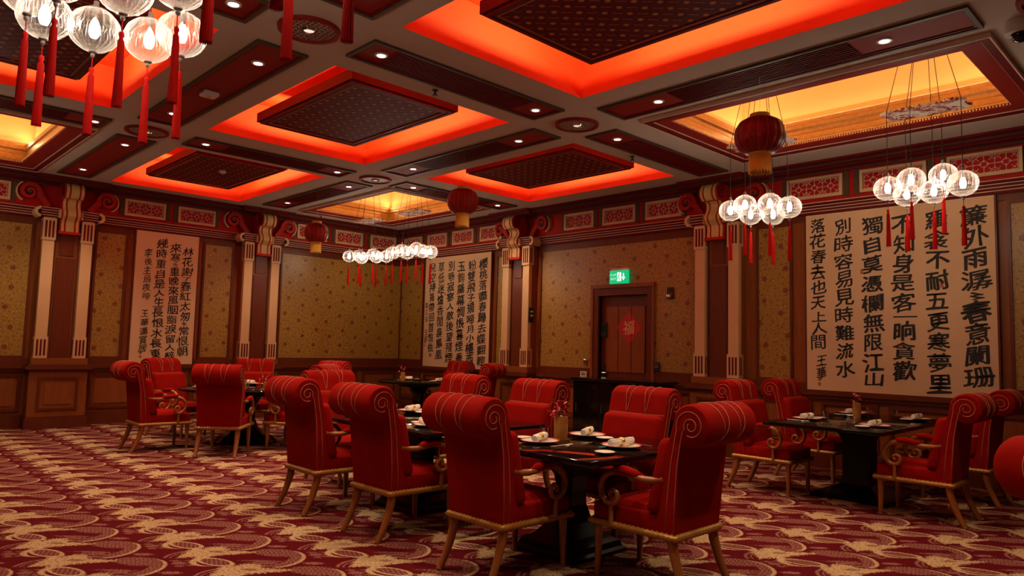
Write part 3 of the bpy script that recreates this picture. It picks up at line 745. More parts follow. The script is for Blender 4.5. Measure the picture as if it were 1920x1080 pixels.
    for a, b in wp:
        segs = [(a, b, 1.09, 3.11)]
        if side == 'right' and a < 7 < b: segs = [(a, 6.40, 1.09, 3.11), (7.58, b, 1.09, 3.11), (6.40, 7.58, 2.40, 3.11)]
        mb = MB()
        for s0, s1, z0, z1 in segs: wbox(mb, side, s0, s1, 0, .012, z0, z1)
        po = mb.build('wallpaper_panel', WALLP, WALL[side])
        mb = MB(); f = .035
        for s in (a - f, b): wbox(mb, side, s, s + f, 0, .03, 1.05, 3.15)
        wbox(mb, side, a, b, 0, .03, 3.11, 3.15)
        if side == 'right' and a < 7 < b: wbox(mb, side, a, 6.38, 0, .03, 1.05, 1.09); wbox(mb, side, 7.60, b, 0, .03, 1.05, 1.09)
        else: wbox(mb, side, a, b, 0, .03, 1.05, 1.09)
        mb.build('panel_frame', WOODD, po)
    mb = MB()
    for a, b in full[side]: wbox(mb, side, a, b, 0, .02, 3.15, 3.225)
    mb.build('header_rail', WOODD, WALL[side])

# ------------------------------------------------------------------ pilasters (modelled with the wall at y = 0, room towards -y)
def arc(cx, cy, r0, r1, a0, a1, n):
    return [(cx + (r0 + (r1 - r0) * i / n) * math.cos(math.radians(a0 + (a1 - a0) * i / n)), cy + (r0 + (r1 - r0) * i / n) * math.sin(math.radians(a0 + (a1 - a0) * i / n))) for i in range(n + 1)]
def make_pilaster(label):
    t = thing('pilaster', label, 'pilaster', (0, 0, 0), 0, 'cream and wood pilasters')
    # pedestal
    ped = MB().box(-.39, .39, -.25, .0, .17, .86).build('pedestal', WOOD, t)
    MB().box(-.42, .42, -.29, 0, 0, .15).box(-.405, .405, -.27, 0, .15, .18).build('pedestal_base', WOODD, ped)
    MB().box(-.41, .41, -.27, 0, .86, .89).box(-.445, .445, -.31, 0, .89, .94).box(-.42, .42, -.28, 0, .94, .965).build('pedestal_cap', WOODD, ped)
    mb = MB(); mb.box(-.27, .27, -.27, -.25, .74, .775).box(-.27, .27, -.27, -.25, .27, .305).box(-.27, -.235, -.27, -.25, .305, .74).box(.235, .27, -.27, -.25, .305, .74)
    mb.build('pedestal_frame', WOODD, ped)
    MB().box(-.18, .18, -.262, -.25, .36, .685).build('raised_field', WOOD, ped)
    MB().box(-.38, .38, -.235, 0, .965, 1.06).build('plinth', WOOD, t)
    MB().box(-.345, .345, -.13, 0, 1.06, 3.24).build('shaft', WOOD, t)
    MB().box(-.13, .13, -.15, -.13, 1.06, 2.62).box(-.10, .10, -.15, -.13, 2.66, 3.10).build('shaft_panel', WOODD, t)
    MB().box(-.165, -.15, -.155, -.13, 1.06, 3.2).box(.15, .165, -.155, -.13, 1.06, 3.2).build('shaft_fillet', WOODD, t)
    for s in (-1, 1):
        c = s * .262
        st = MB().box(c - .078, c + .078, -.205, -.10, 1.06, 3.225).build('cream_strip', CREAM, t)
        for z0, z1 in ((1.06, 1.385), (2.875, 3.215)):
            fb = MB().box(c - .090, c + .090, -.222, -.10, z0, z1).build('fluted_block', CREAM, st)
            for q in (-1, 0, 1): MB().box(c + q * .048 - .013, c + q * .048 + .013, -.226, -.215, z0 + .04, z1 - .04).build('flute_slot', REDD, st)
            for y in (-.19, -.15):
                for e in (-1, 1): MB().box(c + e * .0925, c + e * .088, y - .010, y + .010, z0 + .04, z1 - .04).build('flute_slot', REDD, st)
    # moulding wrapped round the head with cream reeds
    mb = MB(); ln = MB()
    for z, n_ in ((3.225, .225), (3.262, .240), (3.299, .252), (3.336, .262)):
        mb.box(-.39, .39, -n_, 0, z, z + .034); ln.box(-.394, .394, -n_ - .005, 0, z + .026, z + .034)
    wr = mb.build('head_moulding', REDD, t); ln.build('cream_reeds', LINE, wr)
    for s in (-1, 1):
        MB().strip(arc(s * .40, 3.295, .062, .062, 90, 90 + s * -180, 14) if s > 0 else arc(-.40, 3.295, .062, .062, 90, 270, 14), .02, -.27, -.02, 'y').build('end_curl', CREAM, wr, 40)
    # S-shaped console with striped bands
    prof = [(-.15, 3.02), (-.235, 3.02), (-.245, 3.06), (-.235, 3.13), (-.245, 3.19), (-.29, 3.225), (-.325, 3.27), (-.325, 3.32), (-.295, 3.365), (-.265, 3.41), (-.255, 3.46), (-.265, 3.50),
            (-.30, 3.53)] + arc(-.325, 3.64, .125, .125, 258, 90 - 360 + 360, 12)[1:] + [(-.325 + .06, 3.765), (-.10, 3.765), (-.05, 3.5), (-.05, 3.1)]
    prof = [(p, q) for p, q in prof]
    # bands: (u0, u1, material, outset)
    cons = MB().prism(prof, -.135, .135, 'x').build('console', REDS, t, 35)
    def out(pr, d):
        c0 = (-.15, 3.4); r = []
        for p, q in pr:
            r.append((p - d if p < -.12 else p, q + (d if q > 3.7 else (-d if q < 3.05 else 0))))
        return r
    for u0, u1 in ((-.118, -.082), (-.055, .055), (.082, .118)):
        MB().prism(out(prof, .007), u0, u1, 'x').build('console_band', BAND, cons, 35)
    for s in (-1, 1):
        MB().strip(arc(-.325, 3.64, .10, .02, 40, 40 + 560, 30), .011, s * .135, s * .148, 'x').build('console_volute', REDD, cons, 40)
        MB().box(s * .135, s * .165 if s > 0 else -.165, -.29, -.20, 3.225, 3.35).build('binding', BAND, wr)
    MB().box(-.15, .15, -.27, -.13, 2.985, 3.025).build('console_foot', REDS, cons)
    # flat S-scrolls lying on the frieze either side
    for s in (-1, 1):
        path = [(s * .27, 3.40), (s * .31, 3.43), (s * .35, 3.49), (s * .39, 3.545)]
        sp = arc(s * .54, 3.60, .135, .03, 200 if s > 0 else -20, (200 - 560) if s > 0 else (-20 + 560), 44)
        MB().strip(path + sp, lambda i: .042 if i < 5 else max(.014, .040 - .0006 * i), -.135, -.03, 'y').build('frieze_scroll', REDS, t, 40)
        MB().lathe([(.0001, 0), (.030, 0), (.034, .06)], 16, cap=False).xf(lambda v, s=s: (s * .54 + v.x, -.125 + v.z, 3.60 + v.y)).build('scroll_eye', OLIVE, t, 40)
        MB().strip(arc(s * .54, 3.60, .165, .165, 110 if s > 0 else 70, -60 if s > 0 else 240, 16), .010, -.10, -.03, 'y').build('scroll_edge', CREAM, t, 40)
    # cornice block above
    MB().box(-.46, .46, -.36, 0, 3.768, 3.80).box(-.50, .50, -.46, 0, 3.80, 3.848).build('cornice_block', REDD, t)
    MB().box(-.47, .47, -.375, -.34, 3.79, 3.803).build('gilt_fillet', OLIVE, t)
    return t
pil = make_pilaster('striped-capital pilaster leftmost on the left wall, its whole wooden pedestal in view')
pil.location = (2.785, YL, 0)
dup(pil, (5.965, YL, 0), 0, 'pilaster on the left wall just right of the tall narrow calligraphy')
dup(pil, (XR, 9.26, 0), -PI / 2, 'pilaster on the right wall between the far calligraphy and the exit door')
dup(pil, (XR, 5.22, 0), -PI / 2, 'pilaster on the right wall between the exit door and the near calligraphy')

# ------------------------------------------------------------------ calligraphy panels
_tc = bpy.data.curves.new('glyph', 'FONT'); _to = bpy.data.objects.new('glyph', _tc); COL.objects.link(_to)
_tc.resolution_u = 2; _tc.align_x = 'LEFT'
_gc = {}
def glyph(ch, off):
    key = ch
    if key not in _gc:
        _tc.body = ch
        bpy.context.view_layer.update()
        me = bpy.data.meshes.new_from_object(_to.evaluated_get(bpy.context.evaluated_depsgraph_get()))
        vs = [v.co.copy() for v in me.vertices]; fs = [tuple(p.vertices) for p in me.polygons]
        bpy.data.meshes.remove(me)
        x0 = min(v.x for v in vs); x1 = max(v.x for v in vs); y0 = min(v.y for v in vs); y1 = max(v.y for v in vs)
        _gc[key] = ([((v.x - x0) / max(x1 - x0, .01) - .5, (v.y - y0) / max(y1 - y0, .01) - .5) for v in vs], fs, (x1 - x0), (y1 - y0))
    return _gc[key]
def brush(mb, ch, cx, cz, bw, bh, rnd, off=0.022, depth=0.004):
    vs, fs, gw, gh = glyph(ch, off)
    asp = min(1.0, max(.12, gh / .95)); wsp = min(1.0, max(.2, gw / .95))
    w_, h_ = bw * wsp * rnd.uniform(.88, 1.08), bh * asp * rnd.uniform(.90, 1.06)
    sh = rnd.uniform(.05, .20); ph = rnd.uniform(0, 6); ph2 = rnd.uniform(0, 6); a1 = rnd.uniform(.015, .045)
    tp = rnd.uniform(-.15, .15)
    pts = []
    for x, y in vs:
        X = x * (1 + tp * y) + a1 * math.sin(5 * y + ph); Y = y + sh * x + a1 * math.sin(6 * x + ph2)
        pts.append((cx + X * w_, -depth, cz + Y * h_))
    d = off * .62 * bw * rnd.uniform(.7, 1.45); ro = rnd.uniform(-.06, .06)
    pts = [(cx + (p[0] - cx) - ro * (p[2] - cz), p[1], cz + (p[2] - cz) + ro * (p[0] - cx)) for p in pts]
    for k, (ox, oz) in enumerate(((0, 0), (d, d * .5), (-d, -d * .5), (d * .7, -d * .55), (-d * .7, d * .55))):
        mb.add([(p[0] + ox, p[1] - k * .00012, p[2] + oz) for p in pts], fs)
def calligraphy(label, loc, rotz, wd, z0, z1, cols, seed):
    """cols: list of (u centre from panel centre, top z, bottom z, char width, text, weight)"""
    t = thing('calligraphy_panel', label, 'calligraphy', loc, rotz, 'framed calligraphy panels')
    MB().box(-wd / 2, wd / 2, -.062, 0, z0, z1).build('paper', PAPER, t)
    MB().box(-wd / 2 - .02, -wd / 2, -.066, 0, z0 - .02, z1).box(wd / 2, wd / 2 + .02, -.066, 0, z0 - .02, z1).box(-wd / 2, wd / 2, -.066, 0, z0 - .02, z0).build('frame', WOODD, t)
    rnd = random.Random(seed)
    for u, zt, zb, cw, text, off in cols:
        mb = MB(); wts = [0.45 if c in '〻一了' else (.75 if c in '上山人小子月' else 1.0) for c in text]
        tot = sum(wts); z = zt; du = 0
        for c, q in zip(text, wts):
            h = (zt - zb) * q / tot
            if c != ' ':
                brush(mb, c, u + rnd.uniform(-.04, .04) * cw + du, z - h / 2, cw, h * (.95 if q > .5 else .8), rnd, off, .0645)
            z -= h
        mb.build('ink_column', INK, t)
    mb = MB(); u, zb = cols[-1][0], cols[-1][2]
    mb.box(u - .045, u - .01, -.0645, -.062, zb - .02, zb + .03); mb.box(u - .045, u - .01, -.0645, -.062, zb - .08, zb - .04)
    mb.box(-wd * .17 - .015, -wd * .17 + .015, -.0645, -.062, z1 - .80, z1 - .74); mb.box(wd * .24, wd * .24 + .03, -.0645, -.062, z1 - 1.0, z1 - .95)
    mb.build('seal_marks', SEAL, t)
    return t
ZB, ZT = .965, 3.215
calligraphy('largest calligraphy panel, six bold columns, behind the right-hand table', (XR, 2.955, 0), -PI / 2, 2.09, ZB, ZT, [
    (.85, 3.13, 1.08, .27, '簾外雨潺〻春意闌珊', .036), (.47, 3.12, 1.0, .25, '羅衾不耐五更寒夢里', .036), (.115, 3.10, 1.13, .25, '不知身是客一晌貪歡', .036),
    (-.23, 3.12, 1.04, .24, '獨自莫憑欄無限江山', .036), (-.57, 3.14, 1.13, .22, '別時容易見時難流水', .028), (-.89, 3.17, 1.47, .20, '落花春去也天上人間', .026), (-.86, 1.42, 1.10, .14, '王華', .018)], 3)
calligraphy('calligraphy panel of dense columns in the far corner of the room', (XR, 11.10, 0), -PI / 2, 2.04, ZB, ZT, [
    (.80, 3.10, 1.02, .24, '櫻桃落盡春歸去蝶翻輕', .032), (.47, 3.10, 1.02, .23, '粉雙飛子規啼月小樓西', .032), (.15, 3.10, 1.05, .23, '玉鉤羅幕惆悵暮煙垂', .030),
    (-.17, 3.12, 1.05, .22, '別巷寂寥人散後望殘煙', .030), (-.49, 3.12, 1.10, .21, '草低迷爐香閒裊鳳凰', .028), (-.77, 3.12, 1.15, .19, '兒空持羅帶回首恨依〻', .028), (-.94, 2.30, 1.45, .10, '臨江仙 王華', .014)], 5)
calligraphy('tall narrow calligraphy panel of four columns on the left wall', (4.325, YL, 0), 0, 1.03, ZB, ZT, [
    (.34, 3.02, 1.10, .19, '林花謝了春紅太匆〻常恨朝', .022), (.13, 3.06, 1.02, .18, '來寒〻重晚來風胭脂淚留人醉', .022),
    (-.10, 3.12, 1.05, .18, '幾時重自是人生長恨水長東', .022), (-.31, 2.92, 1.15, .13, '李後主烏夜啼 王華瀟賞居', .014)], 9)

# ------------------------------------------------------------------ door, exit sign and wall fittings
door = struct(MB().box(XR + .06, XR + .11, DY0, DY1, 0, DZ).build('door_1', WOODD))
MB().box(XR + .045, XR + .06, DY0 + .10, DY1 - .10, 1.05, 2.10).build('upper_panel', WOOD, door)
MB().box(XR + .045, XR + .06, DY0 + .10, DY1 - .10, .15, .95).build('lower_panel', WOOD, door)
for y in (DY0 + .36, DY0 + .62): MB().box(XR + .040, XR + .05, y - .006, y + .006, 1.05, 2.10).build('plank_joint', WOODD, door)
hd = MB().box(XR + .03, XR + .06, DY1 - .11, DY1 - .06, .95, 1.18).build('lock_plate', BLACKM, door)
MB().tube([(XR + .03, DY1 - .085, 1.03), (XR - .015, DY1 - .085, 1.03), (XR - .02, DY1 - .17, 1.03)], .010, 8).build('lever_handle', CHROME, door, 40)
tn += 1
mb = MB()
for a, b in ((DOOR_GAP[0], DY0), (DY1, DOOR_GAP[1])): mb.box(XR - .04, XR + .15, a, b, 0, 2.42)
mb.box(XR - .04, XR + .15, DY0, DY1, DZ, 2.42)
dc = struct(mb.build('trim_%d' % tn, WOODD))
MB().box(XR - .065, XR - .03, DOOR_GAP[0] - .02, DOOR_GAP[1] + .02, 2.40, 2.46).box(XR - .055, XR - .03, DOOR_GAP[0] - .015, DOOR_GAP[0] + .03, 0, 2.40).box(XR - .055, XR - .03, DOOR_GAP[1] - .03, DOOR_GAP[1] + .015, 0, 2.40).build('casing_edge', WOOD, dc)

t = thing('fortune_poster', 'red diamond paper with a gold character stuck on the door', 'door decoration', (XR + .044, 6.905, 1.76), -PI / 2)
MB().prism([(0, -.26), (.26, 0), (0, .26), (-.26, 0)], -.003, 0, 'y').build('paper', FUR, t)
mb = MB(); brush(mb, '福', 0, 0, .20, .21, random.Random(2), .03, .006); mb.build('gold_character', FUG, t)
MB().strip([(0, -.25), (.01, -.34)], .012, -.003, 0, 'y').build('paper_tail', FUR, t)

t = thing('exit_sign', 'lit green exit sign with running figure above the door', 'exit sign', (XR, 7.02, 2.44), -PI / 2)
MB().rbox(-.185, .185, -.09, -.05, .02, .235, .008, 2).build('sign_panel', EXITG, t)
MB().box(-.17, .17, -.075, 0, .235, .27).build('housing', WHITEP, t)
mb = MB()
mb.box(-.03, .05, -.0925, -.089, .06, .20)
mb.box(.085, .105, -.0925, -.089, .12, .185).prism([(.06, .125), (.13, .125), (.095, .07)], -.0925, -.089, 'y')
mb.build('white_symbols', EXITW, t)
mb = MB(); mb.lathe([(.0001, 0), (.011, 0), (.011, .004)], 12, cap=False).xf(lambda v: (.015 + v.x, -.0935 + v.z * .3, .178 + v.y))
mb.strip([(.012, .16), (.002, .125), (.02, .10), (.012, .07)], .007, -.0945, -.0915, 'y').strip([(.002, .125), (-.018, .11), (-.02, .085)], .006, -.0945, -.0915, 'y').strip([(.010, .155), (.034, .14)], .005, -.0945, -.0915, 'y').strip([(.010, .155), (-.014, .145)], .005, -.0945, -.0915, 'y')
mb.build('running_figure', EXITG, t)
mb = MB()
for i, c in enumerate('EXIT'): brush(mb, c, -.15 + i * .03, .10, .026, .045, random.Random(1), .01, .0925)
for i, c in enumerate('مخرج'): brush(mb, c, -.06 - i * .03, .165, .03, .04, random.Random(1), .01, .0925)
mb.build('lettering', EXITW, t)

t = thing('alarm_sounder', 'dark red wall alarm with clear strobe right of the exit door', 'alarm', (XR, 6.09, 2.28), -PI / 2)
MB().rbox(-.06, .06, -.055, -.012, -.09, .09, .012, 2).build('case', ALARM, t, 40)
MB().rbox(-.04, .04, -.085, -.05, -.075, -.02, .01, 2).build('strobe', CHROME, t, 40)
MB().lathe([(.0001, 0), (.035, 0), (.035, .01)], 18, cap=False).xf(lambda v: (v.x, -.063 + v.z, .035 + v.y)).build('speaker_grille', BLACKM, t)
for (y, z, w_, h_, mt, nm, lab) in ((7.735, 1.19, .08, .09, CHROME, 'light_switch', 'small metal light switch left of the exit door'),
                                   (7.735, .985, .14, .10, WHITEP, 'wall_notice', 'small white notice plate below the switch left of the door'),
                                   (6.30, 1.17, .11, .13, BLACKM, 'card_reader', 'dark control panel at the right edge of the door casing'),
                                   (8.915, 2.0, .12, .26, BLACKM, 'wall_speaker', 'black narrow box fixed to the pilaster side left of the door')):
    t = thing(nm, lab, nm.replace('_', ' '), (XR - (.21 if nm == 'wall_speaker' else (.055 if nm in ('card_reader', 'wall_notice') else .012)), y, z), -PI / 2)
    if nm == 'wall_speaker': t.location = (XR - .16, 8.895, 1.98); t.rotation_euler[2] = 0
    MB().rbox(-w_ / 2, w_ / 2, -.02, 0, -h_ / 2, h_ / 2, .005, 2).build('plate', mt, t)
    mb = MB(); mb.box(-w_ * .3, w_ * .3, -.023, -.02, -h_ * .12, h_ * .02); mb.box(-w_ * .3, w_ * .3, -.023, -.02, h_ * .18, h_ * .28)
    mb.build('buttons' if mt is not WHITEP else 'print', CHROME if mt is BLACKM else BLACKM, t)
t = thing('door_reader', 'black box beside the door leaf at shoulder height', 'card reader', (XR + .055, 7.40, 1.72), -PI / 2)
MB().rbox(-.06, .06, -.04, 0, -.12, .12, .008, 2).build('case', BLACKM, t); MB().box(-.035, .035, -.043, -.04, -.02, .08).build('screen', BLACK, t)

t = thing('service_console', 'low black lacquered console standing in front of the exit door', 'console', (8.30, 6.25, 0))
MB().box(-.22, .22, -.72, .72, .06, .95).build('body', BLACK, t)
MB().rbox(-.25, .25, -.76, .76, .95, .99, .008, 2).build('top', BLACK, t)
MB().box(-.20, .20, -.70, .70, 0, .06).build('plinth', BLACKM, t)
for i in range(3):
    d = MB().box(-.228, -.22, -.70 + i * .47, -.70 + i * .47 + .45, .09, .92).build('cabinet_door', BLACK, t)
    MB().box(-.24, -.228, -.70 + i * .47 + .40, -.70 + i * .47 + .42, .5, .62).build('handle', BLACKM, d)
# ------------------------------------------------------------------ glass globe chandeliers
_glb = {}
def globe_meshes():
    if _glb: return _glb
    n, k = 88, 16; vs = []; fs = []
    for i in range(n):
        a = 2 * PI * i / n
        for j in range(k + 1):
            ph = -PI / 2 + PI * (j + .35) / (k + .7)
            r = .12 * math.cos(ph) * (1 + .018 * math.cos(22 * a) * math.cos(ph)); vs.append((r * math.cos(a), r * math.sin(a), .114 * math.sin(ph)))
    for i in range(n):
        for j in range(k): fs.append((i * (k + 1) + j, ((i + 1) % n) * (k + 1) + j, ((i + 1) % n) * (k + 1) + j + 1, i * (k + 1) + j + 1))
    _glb['globe'] = MB().add(vs, fs).mesh('glass_globe', GLOBE, 180)
    _glb['cap'] = MB().lathe([(.0001, .15), (.012, .148), (.014, .125), (.026, .118), (.026, .108), (.0001, .106)], 14, cap=False).mesh('globe_cap', PEWTER, 40)
    _glb['bulb'] = MB().lathe([(.0001, -.045), (.016, -.04), (.024, -.02), (.025, .01), (.018, .035), (.012, .05), (.0001, .052)], 12, cap=False).mesh('bulb', BULBM, 60)
    _glb['holder'] = MB().lathe([(.012, .05), (.014, .055), (.014, .11)], 10).mesh('bulb_holder', CHROME, 40)
    _glb['finial'] = MB().lathe([(.0001, -.108), (.018, -.110), (.020, -.118), (.008, -.126), (.011, -.136), (.006, -.146), (.0001, -.148)], 12, cap=False).mesh('finial', PEWTER, 40)
    tb = MB(); tb.tube([(0, 0, -.145), (0, 0, -.20)], .0025, 5)
    tb.lathe([(.0001, -.195), (.010, -.20), (.013, -.215), (.008, -.228), (.013, -.24), (.015, -.30), (.018, -.40), (.0205, -.54), (.0001, -.535)], 16, cap=False)
    for i in range(16):
        a = 2 * PI * i / 16; tb.tube([(.012 * math.cos(a), .012 * math.sin(a), -.24), (.0195 * math.cos(a), .0195 * math.sin(a), -.545)], .0026, 4)
    _glb['tassel'] = tb.mesh('tassel', TASSEL, 60)
    return _glb
def link(name, me, parent, loc=None):
    o = bpy.data.objects.new(name, me); COL.objects.link(o); o.parent = parent
    if loc is not None: o.location = loc
    return o
def chandelier(label, c, globes, z_top=4.55):
    g = globe_meshes()
    t = thing('chandelier', label, 'chandelier', c, 0, 'glass globe chandeliers')
    pl = [(-.17, -.26), (-.10, -.36), (-.05, -.33), (.05, -.33), (.10, -.36), (.17, -.26), (.145, -.13), (.175, 0), (.145, .13), (.17, .26), (.10, .36), (.05, .33), (-.05, .33), (-.10, .36), (-.17, .26), (-.145, .13), (-.175, 0), (-.145, -.13)]
    MB().prism(pl, -.012, .012, 'z').build('carved_plate', CARVE, t)
    for x, y, z in globes:
        lx, ly, lz = x - c[0], y - c[1], z - c[2]
        ex, ey = max(-.16, min(.16, lx)), max(-.34, min(.34, ly))
        MB().tube([(ex * .5, ey * .35, z_top - c[2]), (ex, ey, 0)], .0035, 5).build('cord', CORD, t)
        MB().tube([(ex, ey, 0), (lx, ly, lz + .15)], .0035, 5).build('cord', CORD, t)
        o = link('glass_globe', g['globe'], t, (lx, ly, lz)); o.rotation_euler[2] = random.uniform(0, 3)
        for nm, key in (('globe_cap', 'cap'), ('bulb', 'bulb'), ('bulb_holder', 'holder'), ('finial', 'finial'), ('tassel', 'tassel')): link(nm, g[key], o)
    return t
chandelier('glass globe chandelier with red tassels before the largest calligraphy panel', (7.24, 2.02, 3.70),
           [(7.08, 2.30, 2.97), (7.08, 2.10, 3.02), (7.08, 1.69, 2.93), (7.42, 2.24, 2.96), (7.42, 2.01, 2.96), (7.42, 1.93, 3.10)])
chandelier('glass globe chandelier behind the big red lantern, in front of the pilaster', (7.24, 3.62, 3.68),
           [(7.08, 3.90, 2.95), (7.08, 3.73, 2.99), (7.08, 3.45, 2.97), (7.08, 3.24, 2.91), (7.42, 3.84, 2.95), (7.42, 3.58, 2.92)])
chandelier('glass globe chandelier in the far corner, the left one of the pair', (7.38, 11.50, 3.70),
           [(7.30, 12.02, 3.06), (7.44, 11.90, 3.08), (7.28, 11.55, 3.0), (7.45, 11.43, 3.07), (7.28, 11.05, 2.98), (7.44, 10.97, 3.0)])
chandelier('glass globe chandelier in the far corner, the right one beside the calligraphy', (7.38, 10.10, 3.70),
           [(7.30, 10.58, 3.02), (7.44, 10.50, 3.07), (7.28, 10.10, 2.98), (7.45, 10.08, 3.07), (7.30, 9.70, 2.98), (7.44, 9.66, 2.98)])
chandelier('nearest glass globe chandelier, cut by the upper left edge', (.93, 3.68, 3.70),
           [(.60, 3.84, 2.99), (.70, 4.02, 2.96), (.66, 3.58, 2.99), (.92, 4.04, 2.97), (.90, 3.48, 2.98), (1.15, 3.94, 2.96), (1.06, 3.26, 2.99), (1.25, 3.76, 2.97)])
chandelier('chandelier above the picture, only its red tassels in view', (1.05, 2.24, 3.70),
           [(.90, 2.47, 2.98), (1.15, 2.38, 2.97), (1.23, 2.10, 2.98), (.95, 2.05, 2.98)])

chandelier('unseen near chandelier added to the far-left amber coffer, beyond the left edge', (.95, 10.05, 3.70),  # added out of view so whiter light reaches the left wall
           [(.88, 10.45, 3.0), (1.02, 10.25, 3.05), (.88, 10.05, 2.98), (1.02, 9.90, 3.05), (.90, 9.65, 2.98)])
chandelier('unseen far chandelier added to the far-left amber coffer, beyond the left edge', (.95, 11.55, 3.70),  # second unseen chandelier, also added to light the left wall
           [(.88, 11.95, 3.0), (1.02, 11.75, 3.05), (.88, 11.55, 2.98), (1.02, 11.40, 3.05), (.90, 11.15, 2.98)])

# ------------------------------------------------------------------ paper lanterns
def make_lantern(label):
    t = thing('paper_lantern', label, 'lantern', (0, 0, 0), 0, 'red hanging lanterns')
    nr = 16; n = nr * 6; prof = [(-.155, .10), (-.15, .125), (-.12, .175), (-.06, .21), (0, .218), (.06, .21), (.12, .175), (.15, .125), (.155, .10)]
    vs = []; fs = []; k = len(prof)
    for i in range(n):
        a = 2 * PI * i / n; f = 1 - .035 * abs(math.cos(a * nr / 2)) ** 6
        for z, r in prof: vs.append((r * f * math.cos(a), r * f * math.sin(a), z))
    for i in range(n):
        for j in range(k - 1): fs.append((i * k + j, ((i + 1) % n) * k + j, ((i + 1) % n) * k + j + 1, i * k + j + 1))
    body = MB().add(vs, fs).build('cloth_body', LANT, t, 180)
    for i in range(nr):
        a = 2 * PI * i / nr
        MB().tube([(r * .972 * math.cos(a), r * .972 * math.sin(a), z) for z, r in prof], .0022, 4).build('rib', LRIB, body)
    MB().lathe([(.10, .15), (.092, .155), (.085, .195), (.0001, .195)], 20, cap=False).build('top_collar', FRINGE, t, 40)
    MB().lathe([(.10, -.15), (.092, -.155), (.088, -.175), (.0001, -.175)], 20, cap=False).build('bottom_collar', FRINGE, t, 40)
    n = 64; mb = MB()
    for i in range(n):
        a = 2 * PI * i / n; mb.tube([(.088 * math.cos(a), .088 * math.sin(a), -.165), (.093 * math.cos(a), .093 * math.sin(a), -.315 - .01 * (i % 3))], .005, 4)
    tag(mb.build('fringe', FRINGE, t), kind='stuff')
    MB().tube([(0, 0, 0), (0, 0, 1)], .0012, 4).build('string', WHITEP, t, loc=(0, 0, .19))
    return t
ln_ = make_lantern('big red ribbed lantern with gold fringe, nearest, in front of the right amber coffer')
ln_.location = (5.83, 2.93, 3.31)
def hang(o): [setattr(c, 'scale', (1, 1, ZC - .012 - o.location.z - .19)) for c in o.children if c.name.startswith('string')]
hang(ln_)
q = dup(ln_, (5.84, 6.95, 3.245), .2, 'red ribbed lantern with gold fringe hanging above the far calligraphy'); q.scale = (.92, .92, 1.0); hang(q)
q = dup(ln_, (5.85, 10.68, 3.20), .1, 'smallest red ribbed lantern with gold fringe, before the second pilaster of the left wall'); q.scale = (.9, .9, 1.0); hang(q)

